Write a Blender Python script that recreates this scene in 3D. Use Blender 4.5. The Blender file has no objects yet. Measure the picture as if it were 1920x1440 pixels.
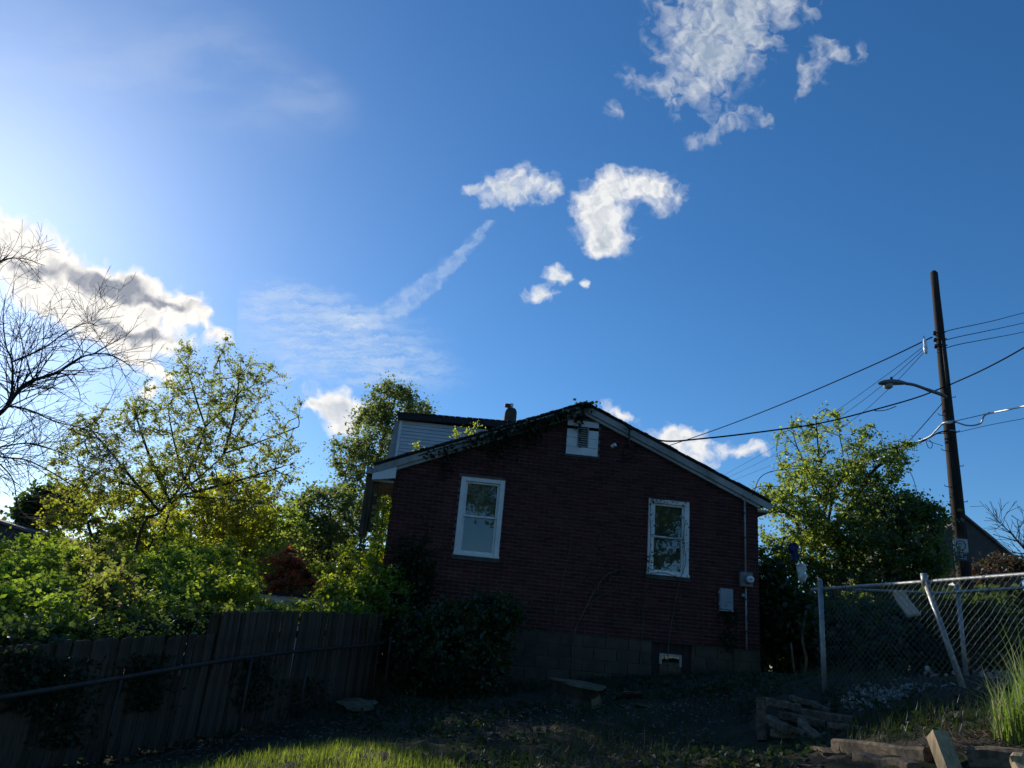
import bpy, bmesh, math, random
import numpy as np
from mathutils import Vector, Matrix, noise as mnoise
random.seed(7); rng = np.random.default_rng(11)
SC = bpy.context.scene
COL = SC.collection
# ------------------------------------------------------------------ camera
F_PX = 1443.0                                   # focal length in pixels of the 1920 px wide photograph
def _n(v): return v / np.linalg.norm(v)
_zc = _n(np.array([380., 4180., -F_PX])); _f = np.array([0., 0., -1.])
_yc = _n(_f - (_f @ _zc) * _zc); _xc = np.cross(_yc, _zc)
CAMR = np.array([_xc, _yc, _zc]); EYE = np.array([0., 0., 1.6])
cam_d = bpy.data.cameras.new('camera'); cam = bpy.data.objects.new('camera', cam_d); COL.objects.link(cam)
cam_d.sensor_width = 36.0; cam_d.lens = F_PX / 1920 * 36.0; cam_d.clip_start = .05; cam_d.clip_end = 6000
cam.matrix_world = Matrix([[*CAMR[i], EYE[i]] for i in range(3)] + [[0, 0, 0, 1]])
SC.camera = cam
def ray(x, y): return CAMR @ np.array([(x - 960) / F_PX, -(y - 720) / F_PX, -1.])
def at(x, y, Y):                                # the point at depth Y (metres north of the viewer) seen at photo pixel x, y
    d = ray(x, y); return EYE + d * (Y / d[1])
# ------------------------------------------------------------------ light
SUN_EL, SUN_AZ = math.radians(23.6), math.radians(39.4)      # azimuth counted to the left of north (+Y)
SKY_STRENGTH, SUN_STRENGTH, EXPOSURE = 0.137, 5.0, 0.0
SC.view_settings.view_transform = 'Standard'; SC.view_settings.look = 'None'
SC.view_settings.exposure = EXPOSURE; SC.view_settings.gamma = 1.0; SC.view_settings.use_curve_mapping = False
SC.render.engine = 'CYCLES'
SC.cycles.max_bounces = 8; SC.cycles.diffuse_bounces = 4; SC.cycles.glossy_bounces = 3; SC.cycles.transmission_bounces = 5; SC.cycles.transparent_max_bounces = 8
sd = bpy.data.lights.new('sun', 'SUN'); sun = bpy.data.objects.new('sun', sd); COL.objects.link(sun)
sd.energy = SUN_STRENGTH; sd.angle = math.radians(.53); sd.color = (1.0, .93, .82)
sv = Vector((-math.sin(SUN_AZ) * math.cos(SUN_EL), math.cos(SUN_AZ) * math.cos(SUN_EL), math.sin(SUN_EL)))
sun.rotation_euler = sv.to_track_quat('Z', 'Y').to_euler(); sun.location = sv * 60
class NT:                                       # tiny node-tree helper
    def __init__(s, tree): s.t = tree; s.t.nodes.clear()
    def n(s, typ, ins=None, **kw):
        nd = s.t.nodes.new(typ)
        for k, v in kw.items(): setattr(nd, k, v)
        for k, v in (ins or {}).items():
            sk = nd.inputs[k]
            if isinstance(v, bpy.types.NodeSocket): s.t.links.new(v, sk)
            else: sk.default_value = v
        return nd
    def m(s, op, a, b=0.0, c=0.0, clamp=False): return s.n('ShaderNodeMath', {0: a, 1: b, 2: c}, operation=op, use_clamp=clamp).outputs[0]
    def v(s, op, a, b=(0, 0, 0)):
        nd = s.n('ShaderNodeVectorMath', {0: a, 1: b}, operation=op)
        return nd.outputs['Value'] if op in ('DOT_PRODUCT', 'LENGTH') else nd.outputs[0]
    def mix(s, f, a, b, bt='MIX'):
        nd = s.n('ShaderNodeMix', data_type='RGBA', blend_type=bt)
        for i, v in ((0, f), (6, a), (7, b)):
            if isinstance(v, bpy.types.NodeSocket): s.t.links.new(v, nd.inputs[i])
            else: nd.inputs[i].default_value = v if i == 0 or len(v) == 4 else (*v, 1)
        return nd.outputs[2]
    def ramp(s, f, a, b, lo=0.0, hi=1.0, smooth=True):
        return s.n('ShaderNodeMapRange', {0: f, 1: a, 2: b, 3: lo, 4: hi}, interpolation_type='SMOOTHSTEP' if smooth else 'LINEAR').outputs[0]
    def noise(s, vec, scale, detail=4, rough=.55, dist=0.0, col=False):
        nd = s.n('ShaderNodeTexNoise', {'Vector': vec, 'Scale': scale, 'Detail': detail, 'Roughness': rough, 'Distortion': dist})
        return nd.outputs['Color' if col else 'Fac']
def build_world():
    w = bpy.data.worlds.new('World'); SC.world = w; w.use_nodes = True; T = NT(w.node_tree)
    sky = T.n('ShaderNodeTexSky', sky_type='NISHITA', sun_disc=False, sun_elevation=SUN_EL, sun_rotation=-SUN_AZ,
              altitude=200.0, air_density=1.0, dust_density=.37, ozone_density=6.0)
    base = T.n('ShaderNodeHueSaturation', {'Hue': .5, 'Saturation': 1.15, 'Value': 1.0, 'Fac': 1.0, 'Color': T.mix(1.0, sky.outputs[0], (1.0, 1.0, .985, 1), 'MULTIPLY')}).outputs[0]
    d = T.n('ShaderNodeTexCoord').outputs['Generated']
    fwd = tuple(CAMR[:, 2] * -1); rt = tuple(CAMR[:, 0]); up = tuple(CAMR[:, 1])   # fixed world axes of the cloud chart
    df = T.m('MAXIMUM', T.v('DOT_PRODUCT', d, fwd), .05)
    U = T.m('MULTIPLY_ADD', T.m('DIVIDE', T.v('DOT_PRODUCT', d, rt), df), F_PX / 100, 9.6)
    V = T.m('MULTIPLY_ADD', T.m('DIVIDE', T.v('DOT_PRODUCT', d, up), df), -F_PX / 100, 7.2)
    P = T.n('ShaderNodeCombineXYZ', {0: U, 1: V, 2: 0.0}).outputs[0]
    k = 1.0 / SKY_STRENGTH
    def blob(x, y, rx, ry, ro, pos, sc=62.0):
        mp = T.n('ShaderNodeMapping', {'Vector': pos, 'Location': (x / 100, y / 100, 0), 'Rotation': (0, 0, math.radians(ro)), 'Scale': (rx / sc, ry / sc, 1)}, vector_type='TEXTURE').outputs[0]
        return T.n('ShaderNodeTexGradient', {'Vector': mp}, gradient_type='SPHERICAL').outputs['Fac']
    def field(blobs, pos):
        acc = None
        for b in blobs:
            g = blob(*b[:4], b[4] if len(b) > 4 else 0.0, pos)
            acc = g if acc is None else T.m('ADD', acc, g)
        return acc
    sh = T.n('ShaderNodeBackground', {'Color': base, 'Strength': SKY_STRENGTH}).outputs[0]
    def patch(rect, colour, sh):                # a part of the chart is only worked out inside its own rectangle
        x0, x1, y0, y1 = [c / 100 for c in rect]
        inside = T.m('MULTIPLY', T.m('COMPARE', U, (x0 + x1) / 2, (x1 - x0) / 2), T.m('COMPARE', V, (y0 + y1) / 2, (y1 - y0) / 2))
        bg = T.n('ShaderNodeBackground', {'Color': colour, 'Strength': SKY_STRENGTH}).outputs[0]
        return T.n('ShaderNodeMixShader', {0: inside, 1: sh, 2: bg}).outputs[0]
    def c4(c): return (c[0] * k, c[1] * k, c[2] * k, 1)
    def cumulus(under, blobs, bright, dark, fray=1.0, lo=.28, hi=.85, clo=.5, chi=1.25, darks=None, scale=1.0, relief=3.0, top=1.0, gap=0.0):
        w1 = T.v('SUBTRACT', T.noise(P, 1.6 * scale, 2, .55, 0, True), (.5, .5, .5)); w2 = T.v('SUBTRACT', T.noise(P, 5.0 * scale, 4, .5, 0, True), (.5, .5, .5))
        Q = T.v('ADD', P, T.v('ADD', T.v('MULTIPLY', w1, (.5 / scale, .5 / scale, 0)), T.v('MULTIPLY', w2, (.24 / scale, .24 / scale, 0))))
        cu = field(blobs, Q)
        n1 = T.noise(Q, 2.8 * scale, 5, .52, .3); n0 = T.m('SUBTRACT', n1, .5)
        n1b = T.noise(T.v('ADD', Q, (-.09 / scale, -.03 / scale, 0)), 2.8 * scale, 4, .5, .3)
        dens = T.m('ADD', cu, T.m('MULTIPLY', n0, 1.9 * fray))
        if gap: dens = T.m('SUBTRACT', dens, T.m('MULTIPLY', T.ramp(T.noise(Q, 1.5 * scale, 4, .62, .6), .5, .72), gap))
        alpha = T.m('MULTIPLY', T.m('MULTIPLY', T.m('POWER', T.ramp(dens, lo, hi, 0, 1, False), 1.2), T.ramp(cu, .0, .3)), top)
        if darks: core = T.ramp(T.m('ADD', field(darks, Q), T.m('MULTIPLY', n0, 1.2)), .0, .95)
        else: core = T.m('MULTIPLY', T.ramp(T.m('ADD', cu, T.m('MULTIPLY', n0, 1.2)), clo, chi), .8)
        core = T.m('ADD', core, T.m('MULTIPLY', T.m('SUBTRACT', n1b, n1), relief), clamp=True)
        return T.mix(alpha, under, T.mix(core, c4(bright), c4(dark)))
    Q2 = T.v('ADD', P, T.v('MULTIPLY', T.v('SUBTRACT', T.noise(P, 4.5, 4, .65, 0, True), (.5, .5, .5)), (.34, .26, 0)))
    streak = T.n('ShaderNodeMapping', {'Vector': Q2, 'Scale': (.7, 3.4, 1), 'Rotation': (0, 0, math.radians(-5))}).outputs[0]
    trail = field([(907, 432, 30, 8, -58), (868, 472, 40, 11, -52), (820, 518, 50, 15, -45), (770, 558, 50, 18, -33), (715, 588, 50, 17, -20), (665, 605, 45, 12, 10)], Q2)
    veil = field([(620, 635, 165, 62, 5), (550, 575, 90, 42, 8), (705, 685, 130, 38, 8), (560, 690, 45, 12, -30)], Q2)
    ta = T.m('MULTIPLY', T.ramp(trail, .04, .8), T.ramp(T.noise(Q2, 3.4, 4, .6), .25, .7, .05, .42))
    va = T.m('MULTIPLY', T.ramp(veil, .02, .9), T.ramp(T.noise(streak, 2.2, 5, .66), .28, .72, .05, .62))
    vc = T.mix(T.m('ADD', ta, va, clamp=True), base, c4((.62, .74, .90)))
    wisp = T.n('ShaderNodeMapping', {'Vector': Q2, 'Scale': (.30, .85, 1), 'Rotation': (0, 0, math.radians(-58))}).outputs[0]
    wa = T.m('MULTIPLY', T.ramp(field([(150, 130, 260, 85, 20), (420, 110, 200, 90, 40), (590, 175, 110, 42, 30)], P), 0, 1.1), T.ramp(T.noise(wisp, 1.2, 4, .5), .35, .75, 0, .18))
    sh = patch((-300, 845, -300, 330), T.mix(wa, base, c4((.80, .86, .95))), sh)
    sh = patch((445, 965, 412, 850), cumulus(vc, [(620, 752, 46, 24, 10), (662, 772, 46, 34), (645, 800, 30, 28), (585, 762, 16, 10)], (.98, .97, .95), (.60, .65, .73), fray=.75, lo=.2, hi=.9, clo=.6, chi=1.6), sh)
    sh = patch((-400, 445, 330, 800), cumulus(base, [(-120, 430, 90, 60), (-40, 445, 80, 55), (25, 462, 76, 44), (110, 512, 86, 40, 22), (200, 545, 96, 40, 17), (285, 562, 80, 34, 10), (340, 582, 40, 28), (60, 540, 70, 40, 30), (140, 592, 80, 30, 25),
        (225, 615, 76, 32, 20), (300, 638, 76, 26, 10), (255, 672, 56, 20, 35), (292, 702, 36, 10, 42), (393, 597, 15, 12), (412, 628, 22, 18), (275, 735, 22, 12)],
        (1.08, 1.04, .98), (.33, .36, .43), fray=.75, lo=.18, hi=.8, relief=1.8,
        darks=[(155, 524, 64, 18, 20), (225, 544, 58, 16, 10), (308, 566, 62, 10, 8), (205, 616, 48, 15, 30), (272, 630, 44, 10, -5), (60, 512, 34, 12, 20)]), sh)
    sh = patch((1120, 1700, -700, 290), cumulus(base, [(1310, 30, 80, 100), (1390, 20, 76, 82), (1300, 140, 52, 70), (1370, 100, 52, 56), (1228, 158, 62, 22, 15), (1455, 0, 46, 34), (1432, 70, 26, 16), (1330, 248, 46, 16, -38), (1376, 216, 34, 18, 20), (1421, 212, 26, 12, 35), (1152, 205, 16, 13), (1360, -90, 140, 80),
        (1533, 120, 27, 36, 15), (1576, 100, 28, 11, 35), (1503, 160, 14, 28, 15), (1617, 100, 11, 18), (1520, 20, 15, 22)],
        (.62, .67, .75), (.33, .42, .54), fray=1.5, lo=.1, hi=1.55, clo=.5, chi=2.2, relief=3.2, top=.9, gap=.8, scale=1.15), sh)
    sh = patch((850, 1062, 290, 412), cumulus(base, [(920, 360, 24, 26), (956, 350, 24, 30), (1000, 344, 38, 28), (1040, 354, 14, 18), (886, 352, 15, 9)], (.84, .86, .89), (.52, .60, .71), fray=1.1, lo=.12, hi=1.15, scale=1.4), sh)
    sh = patch((1062, 1310, 290, 490), cumulus(base, [(1130, 368, 48, 34), (1180, 342, 52, 24), (1238, 360, 42, 30, 20), (1116, 418, 40, 46), (1146, 436, 40, 34), (1124, 462, 30, 15)], (.88, .89, .90), (.47, .54, .63), fray=.9, lo=.14, hi=1.0, clo=.75, chi=2.0, scale=1.2), sh)
    sh = patch((965, 1120, 490, 600), cumulus(base, [(1048, 514, 28, 15), (1013, 552, 28, 15), (1095, 532, 10, 8)], (.84, .87, .90), (.58, .66, .75), fray=.8, lo=.18, hi=.85, scale=1.3), sh)
    sh = patch((1110, 1480, 740, 900), cumulus(base, [(1160, 776, 36, 12, 25), (1268, 820, 48, 20), (1312, 850, 42, 22), (1398, 842, 42, 14)], (.90, .90, .91), (.56, .63, .72), fray=.8, lo=.18, hi=.85, clo=.6, chi=1.6, scale=1.2), sh)
    T.n('ShaderNodeOutputWorld', {'Surface': sh})
    w.cycles.sampling_method = 'MANUAL'; w.cycles.sample_map_resolution = 512
build_world()
# ------------------------------------------------------------------ helpers
def tag(o, label=None, cat=None, group=None, kind=None):
    for k_, v_ in (('label', label), ('category', cat), ('group', group), ('kind', kind)):
        if v_: o[k_] = v_
    return o
def empty(name, loc=(0, 0, 0), rz=0.0, label=None, cat=None, group=None):
    o = bpy.data.objects.new(name, None); COL.objects.link(o); o.location = loc; o.rotation_euler = (0, 0, rz)
    o.empty_display_size = .2; return tag(o, label, cat, group)
def link(name, me, mat, parent=None, kind=None):
    o = bpy.data.objects.new(name, me); COL.objects.link(o)
    if mat and not me.materials: me.materials.append(mat)
    if parent: o.parent = parent
    if kind: o['kind'] = kind
    return o
def np_mesh(name, V, Fq, smooth=False):         # V (n,3), Fq (m,k) with k = 3 or 4
    me = bpy.data.meshes.new(name); V = np.asarray(V, np.float32); Fq = np.asarray(Fq, np.int32); k_ = Fq.shape[1]
    me.vertices.add(len(V)); me.vertices.foreach_set('co', V.ravel())
    me.loops.add(Fq.size); me.loops.foreach_set('vertex_index', Fq.ravel())
    me.polygons.add(len(Fq)); me.polygons.foreach_set('loop_start', np.arange(0, Fq.size, k_, dtype=np.int32))
    me.polygons.foreach_set('use_smooth', np.full(len(Fq), smooth)); me.update(calc_edges=True); return me
class MB:
    def __init__(s): s.v = []; s.f = []
    def poly(s, pts, faces):
        b = len(s.v); s.v += [tuple(map(float, p)) for p in pts]; s.f += [tuple(b + i for i in f) for f in faces]; return s
    def box(s, x0, x1, y0, y1, z0, z1):
        return s.poly([(x0, y0, z0), (x1, y0, z0), (x1, y1, z0), (x0, y1, z0), (x0, y0, z1), (x1, y0, z1), (x1, y1, z1), (x0, y1, z1)],
                      [(0, 3, 2, 1), (4, 5, 6, 7), (0, 1, 5, 4), (1, 2, 6, 5), (2, 3, 7, 6), (3, 0, 4, 7)])
    def prism(s, xz, y0, y1):                   # polygon in x,z (counter-clockwise seen from -y), pushed from y0 to y1
        n = len(xz); P = [(x, y0, z) for x, z in xz] + [(x, y1, z) for x, z in xz]
        return s.poly(P, [tuple(range(n)), tuple(range(2 * n - 1, n - 1, -1))] + [(i, n + i, n + (i + 1) % n, (i + 1) % n) for i in range(n)])
    def beam(s, p, q, w, h, up=(0, 0, 1), jit=0.0):   # a squared bar from p to q
        p, q = np.array(p, float), np.array(q, float); d = _n(q - p); u = _n(np.cross(d, np.array(up, float))); v = np.cross(u, d); P = []
        for c in (p, q):
            for a, b in ((-1, -1), (1, -1), (1, 1), (-1, 1)): P.append(c + u * a * w / 2 + v * b * h / 2 + (rng.normal(0, jit, 3) if jit else 0))
        return s.poly(P, [(0, 1, 2, 3), (7, 6, 5, 4), (0, 4, 5, 1), (1, 5, 6, 2), (2, 6, 7, 3), (3, 7, 4, 0)])
    def tube(s, path, r, n=8, cap=True):
        path = [np.array(p, float) for p in path]; r = r if hasattr(r, '__len__') else [r] * len(path); b = len(s.v); up = None
        for i, p in enumerate(path):
            d = _n(path[min(i + 1, len(path) - 1)] - path[max(i - 1, 0)])
            if up is None: up = np.array([0, 0, 1.]) if abs(d[2]) < .9 else np.array([1., 0, 0])
            u = _n(np.cross(d, up)); v = np.cross(u, d); up = v
            for j in range(n):
                a = 2 * math.pi * j / n; s.v.append(tuple(p + r[i] * (math.cos(a) * u + math.sin(a) * v)))
        for i in range(len(path) - 1):
            for j in range(n): k_ = (j + 1) % n; s.f.append((b + i * n + j, b + i * n + k_, b + (i + 1) * n + k_, b + (i + 1) * n + j))
        if cap: s.f.append(tuple(b + j for j in range(n))[::-1]); e = b + (len(path) - 1) * n; s.f.append(tuple(e + j for j in range(n)))
        return s
    def mesh(s, name, smooth=False):
        me = bpy.data.meshes.new(name); me.from_pydata(s.v, [], s.f)
        if smooth: me.polygons.foreach_set('use_smooth', [True] * len(me.polygons))
        me.update(); return me
    def build(s, name, mat, parent=None, smooth=False, kind=None, bevel=0.0):
        me = s.mesh(name, smooth)
        bm = bmesh.new(); bm.from_mesh(me); bmesh.ops.recalc_face_normals(bm, faces=bm.faces)
        if bevel: bmesh.ops.bevel(bm, geom=bm.edges[:], offset=bevel, segments=1, affect='EDGES', clamp_overlap=True)
        bm.to_mesh(me); bm.free(); return link(name, me, mat, parent, kind)
def frusta(A, B, ra, rb, n=4):                  # many tapered sticks at once
    A, B = np.asarray(A, float), np.asarray(B, float); ra = np.asarray(ra, float); rb = np.asarray(rb, float); N = len(A)
    d = B - A; d /= np.linalg.norm(d, axis=1)[:, None] + 1e-9
    h = np.where(np.abs(d[:, 2:3]) < .9, np.array([[0, 0, 1.]]), np.array([[1., 0, 0]])); u = np.cross(d, h); u /= np.linalg.norm(u, axis=1)[:, None]; w = np.cross(u, d)
    a = np.arange(n) * 2 * math.pi / n; c, s_ = np.cos(a)[None, :, None], np.sin(a)[None, :, None]
    ring = c * u[:, None] + s_ * w[:, None]
    V = np.concatenate([A[:, None] + ring * ra[:, None, None], B[:, None] + ring * rb[:, None, None]], 1).reshape(-1, 3)
    j = np.arange(n); k_ = (j + 1) % n; base = (np.arange(N) * 2 * n)[:, None, None]
    return V, (base + np.stack([j, k_, k_ + n, j + n], 1)[None]).reshape(-1, 4)
def leaves(P, size, aspect=.62, flat=.35, droop=0.0, jitter=.35, fold=.25):      # one folded, pointed leaf (two facets) at each point
    N = len(P); d = rng.normal(size=(N, 3)); d[:, 2] = d[:, 2] * (1 - flat) - droop; d /= np.linalg.norm(d, axis=1)[:, None]
    nrm = rng.normal(size=(N, 3)); nrm[:, 2] += flat * 2; s_ = np.cross(d, nrm); s_ /= np.linalg.norm(s_, axis=1)[:, None] + 1e-9; up = np.cross(s_, d)
    L = (size * (1 + rng.normal(0, jitter, N)).clip(.35, 1.9))[:, None]; W = L * aspect * .5
    V = np.stack([P, P + d * L * .45 + s_ * W + up * W * fold, P + d * L, P + d * L * .45 - s_ * W + up * W * fold], 1).reshape(-1, 3)
    b = (np.arange(N) * 4)[:, None]
    return V, np.concatenate([b + np.array([[0, 1, 2]]), b + np.array([[0, 2, 3]])], 0).reshape(-1, 3) if fold else b + np.arange(4)[None]
def blades(P, h, w, lean=.45, curl=.5, jit=.35):  # grass: three facets each
    N = len(P); a = rng.uniform(0, 2 * math.pi, N); d = np.stack([np.cos(a), np.sin(a), 0 * a], 1); s_ = np.stack([-np.sin(a), np.cos(a), 0 * a], 1)
    H = (h * (1 + rng.normal(0, jit, N)).clip(.3, 2))[:, None]; ln = np.abs(rng.normal(0, lean, N))[:, None]; W = w * rng.uniform(.6, 1.3, N)[:, None]; up = np.array([[0, 0, 1.]])
    p1 = P + H * (.5 * up + .18 * ln * d); p2 = P + H * ((.95 - .18 * curl * ln) * up + (.75 + curl * .3) * ln * d)
    V = np.stack([P - s_ * W / 2, P + s_ * W / 2, p1 + s_ * W * .4, p1 - s_ * W * .4, p2], 1).reshape(-1, 3); b = (np.arange(N) * 5)[:, None]
    return V, np.concatenate([b + np.array([[0, 1, 2]]), b + np.array([[0, 2, 3]]), b + np.array([[3, 2, 4]])], 0)
def smooth_path(pts, n=6):                      # Catmull-Rom
    p = [np.array(q, float) for q in pts]; p = [2 * p[0] - p[1]] + p + [2 * p[-1] - p[-2]]; out = []
    for i in range(1, len(p) - 2):
        for j in range(n):
            t = j / n; out.append(.5 * (2 * p[i] + (p[i + 1] - p[i - 1]) * t + (2 * p[i - 1] - 5 * p[i] + 4 * p[i + 1] - p[i + 2]) * t * t + (3 * p[i] - p[i - 1] - 3 * p[i + 1] + p[i + 2]) * t ** 3))
    return out + [p[-2]]
# ------------------------------------------------------------------ materials
def new_mat(name):
    m = bpy.data.materials.new(name); m.use_nodes = True; return m, NT(m.node_tree)
def surf(name, a, b, rough=.8, scale=4.0, stretch=(1, 1, 1), island=.0, bump=.0, bscale=40.0, metal=0.0, lo=.3, hi=.7, c=None, cscale=12.0, clo=.58, chi=.72, spec=.3, rvar=.0):
    m, T = new_mat(name); co = T.n('ShaderNodeTexCoord').outputs['Object']
    v = T.n('ShaderNodeMapping', {'Vector': co, 'Scale': stretch}).outputs[0]
    col = T.mix(T.ramp(T.noise(v, scale, 5, .6), lo, hi), a, b)
    if c: col = T.mix(T.ramp(T.noise(v, cscale, 5, .65), clo, chi), col, c)
    if island:
        r = T.n('ShaderNodeNewGeometry').outputs['Random Per Island']; r2 = T.n('ShaderNodeObjectInfo').outputs['Random']
        f = T.m('FRACT', T.m('ADD', r, r2)); col = T.mix(1.0, col, T.n('ShaderNodeCombineColor', {0: T.ramp(f, 0, 1, 1 - island, 1 + island, False), 1: T.ramp(f, 0, 1, 1 - island, 1 + island, False), 2: T.ramp(f, 0, 1, 1 - island, 1 + island, False)}).outputs[0], 'MULTIPLY')
    ins = {'Base Color': col, 'Roughness': rough, 'Metallic': metal, 'Specular IOR Level': spec}
    if rvar: ins['Roughness'] = T.ramp(T.noise(v, scale * 2, 4), .3, .7, max(.02, rough - rvar), min(1, rough + rvar))
    if bump: ins['Normal'] = T.n('ShaderNodeBump', {'Strength': bump, 'Distance': .01, 'Height': T.noise(v, bscale, 4, .6)}).outputs[0]
    T.n('ShaderNodeOutputMaterial', {0: T.n('ShaderNodeBsdfPrincipled', ins).outputs[0]}); return m
def leafmat(name, a, b, trans, tf=.5, rough=.42, gloss=.06, c=None, cf=.12):
    m, T = new_mat(name); r = T.n('ShaderNodeNewGeometry').outputs['Random Per Island']
    big = T.noise(T.n('ShaderNodeTexCoord').outputs['Object'], .9, 3)
    f = T.m('ADD', T.m('MULTIPLY', r, .65), T.m('MULTIPLY', T.ramp(big, .3, .7), .35))
    col = T.mix(f, a, b)
    if c: col = T.mix(T.m('GREATER_THAN', T.m('FRACT', T.m('MULTIPLY', r, 17.3)), 1 - cf), col, c)
    tc = T.mix(1.0, T.mix(f, tuple(x * .62 for x in trans), trans), T.mix(.6, (1, 1, 1), T.mix(.5, col, col)), 'MIX') if False else T.mix(f, tuple(x * .6 for x in trans), trans)
    if c: tc = T.mix(T.m('GREATER_THAN', T.m('FRACT', T.m('MULTIPLY', r, 17.3)), 1 - cf), tc, tuple(min(.6, x * 2.2) for x in c))
    dif = T.n('ShaderNodeBsdfDiffuse', {'Color': col}).outputs[0]; tr = T.n('ShaderNodeBsdfTranslucent', {'Color': tc}).outputs[0]
    gl = T.n('ShaderNodeBsdfGlossy', {'Color': (.8, .85, .9, 1), 'Roughness': rough}).outputs[0]
    x = T.n('ShaderNodeMixShader', {0: tf, 1: dif, 2: tr}).outputs[0]
    T.n('ShaderNodeOutputMaterial', {0: T.n('ShaderNodeMixShader', {0: gloss, 1: x, 2: gl}).outputs[0]}); return m
M = {}
M['brick'] = surf('brick', (.082, .025, .023), (.048, .017, .017), .85, 3.0, island=.28, bump=.35, bscale=90, c=(.06, .026, .027), cscale=1.2, spec=.2)
M['mortar'] = surf('mortar', (.205, .155, .14), (.13, .10, .092), .95, 6.0, bump=.4, bscale=120, spec=.1)
M['block'] = surf('block', (.095, .08, .058), (.056, .05, .039), .92, 2.4, island=.12, bump=.35, bscale=70, c=(.055, .06, .045), cscale=3.2, spec=.15)
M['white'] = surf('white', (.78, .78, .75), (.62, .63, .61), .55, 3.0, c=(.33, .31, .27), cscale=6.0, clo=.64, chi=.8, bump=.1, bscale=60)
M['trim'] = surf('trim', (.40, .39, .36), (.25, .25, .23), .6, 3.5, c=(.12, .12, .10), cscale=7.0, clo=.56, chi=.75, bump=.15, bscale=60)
M['siding'] = surf('siding', (.62, .62, .62), (.52, .53, .54), .55, 1.5, (1, 1, 3), c=(.36, .35, .32), cscale=3.0, clo=.62, chi=.85)
M['shingle'] = surf('shingle', (.030, .027, .028), (.055, .05, .048), .9, 8.0, island=.3, bump=.5, bscale=160)
M['dark_paint'] = surf('dark_paint', (.018, .013, .014), (.03, .022, .022), .6, 5)
M['room'] = surf('room', (.03, .03, .032), (.02, .02, .022), .9, 2)
M['lace'] = surf('lace', (.50, .53, .46), (.16, .19, .18), .9, 26, lo=.42, hi=.6, c=(.16, .15, .08), cscale=3.5, clo=.5, chi=.66)
M['blind'] = surf('blind', (.15, .175, .15), (.09, .11, .10), .8, 3)
M['slate_sill'] = surf('slate_sill', (.09, .085, .085), (.05, .048, .05), .85, 6, bump=.3)
M['chimney'] = surf('chimney', (.11, .085, .06), (.06, .05, .04), .9, 5, bump=.5, bscale=40)
M['galv'] = surf('galv', (.36, .365, .35), (.23, .235, .225), .5, 6, (1, 1, 1), metal=.45, c=(.16, .11, .07), cscale=5, clo=.66, chi=.8, rvar=.1, spec=.5)
M['mesh_wire'] = surf('mesh_wire', (.13, .145, .13), (.07, .08, .07), .5, 6, metal=.5, c=(.10, .06, .035), cscale=3, clo=.55, chi=.75)
M['old_galv'] = surf('old_galv', (.07, .06, .052), (.04, .033, .03), .6, 6, metal=.4, c=(.10, .055, .03), cscale=4, clo=.5, chi=.7)
M['pipe_paint'] = surf('pipe_paint', (.34, .33, .32), (.24, .235, .23), .5, 6, c=(.1, .08, .06), cscale=9)
M['meter_grey'] = surf('meter_grey', (.22, .22, .215), (.15, .15, .15), .5, 4)
M['box_grey'] = surf('box_grey', (.30, .33, .36), (.23, .26, .29), .45, 3, c=(.15, .13, .11), cscale=8, clo=.66)
M['fence_wood'] = surf('fence_wood', (.105, .072, .050), (.045, .033, .025), .9, 5, (7, 7, .7), island=.35, bump=.4, bscale=30, c=(.025, .032, .02), cscale=2.0, clo=.5, chi=.75, spec=.15)
M['timber'] = surf('timber', (.19, .145, .10), (.075, .058, .043), .9, 4, (5, 5, 5), island=.3, bump=.6, bscale=26, c=(.04, .03, .024), cscale=9, spec=.15)
M['cut_wood'] = surf('cut_wood', (.20, .15, .09), (.11, .08, .05), .9, 9, bump=.6, bscale=30, c=(.07, .05, .035), cscale=4, clo=.5, chi=.7, spec=.1)
M['post_wood'] = surf('post_wood', (.40, .32, .19), (.27, .20, .12), .85, 7, (6, 6, .8), bump=.4, bscale=40, c=(.15, .10, .06), cscale=3)
M['bark'] = surf('bark', (.085, .066, .05), (.04, .032, .026), .92, 9, (1, 1, .3), bump=.6, bscale=50, spec=.15)
M['pale_stem'] = surf('pale_stem', (.12, .098, .075), (.06, .05, .038), .9, 6)
M['bark_grey'] = surf('bark_grey', (.055, .047, .042), (.028, .024, .023), .9, 9, (1, 1, .3), spec=.2)
M['pole_wood'] = surf('pole_wood', (.040, .030, .023), (.016, .012, .010), .85, 6, (9, 9, .35), bump=.5, bscale=18, c=(.085, .07, .055), cscale=4, clo=.56, chi=.75, spec=.25)
M['wire'] = surf('wire', (.010, .010, .012), (.016, .016, .018), .95, 3, spec=.05)
M['alu'] = surf('alu', (.62, .63, .64), (.45, .46, .47), .55, 8, metal=.5, spec=.4)
M['lamp_grey'] = surf('lamp_grey', (.17, .18, .18), (.11, .115, .115), .45, 5)
M['ceramic'] = surf('ceramic', (.80, .82, .84), (.62, .64, .66), .2, 5, spec=.6)
M['sign'] = surf('sign', (.55, .55, .52), (.42, .42, .40), .45, 5)
M['sign_dark'] = surf('sign_dark', (.03, .045, .06), (.04, .055, .07), .45, 5)
M['far_brick'] = surf('far_brick', (.085, .075, .065), (.06, .052, .045), .9, 1.5, bump=.2)
M['far_roof'] = surf('far_roof', (.17, .135, .115), (.11, .09, .08), .9, 3, bump=.3, bscale=12, island=.1)
M['rubble'] = surf('rubble', (.34, .31, .27), (.13, .12, .105), .92, 8, island=.45, bump=.4, bscale=50)
M['soil'] = surf('soil', (.10, .075, .05), (.05, .038, .026), .95, 5, bump=.6, bscale=40)
M['lens'] = surf('lens', (.30, .31, .30), (.22, .23, .22), .25, 5, spec=.5)
M['straw'] = surf('straw', (.20, .14, .09), (.11, .075, .05), .9, 9, island=.4)
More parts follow.
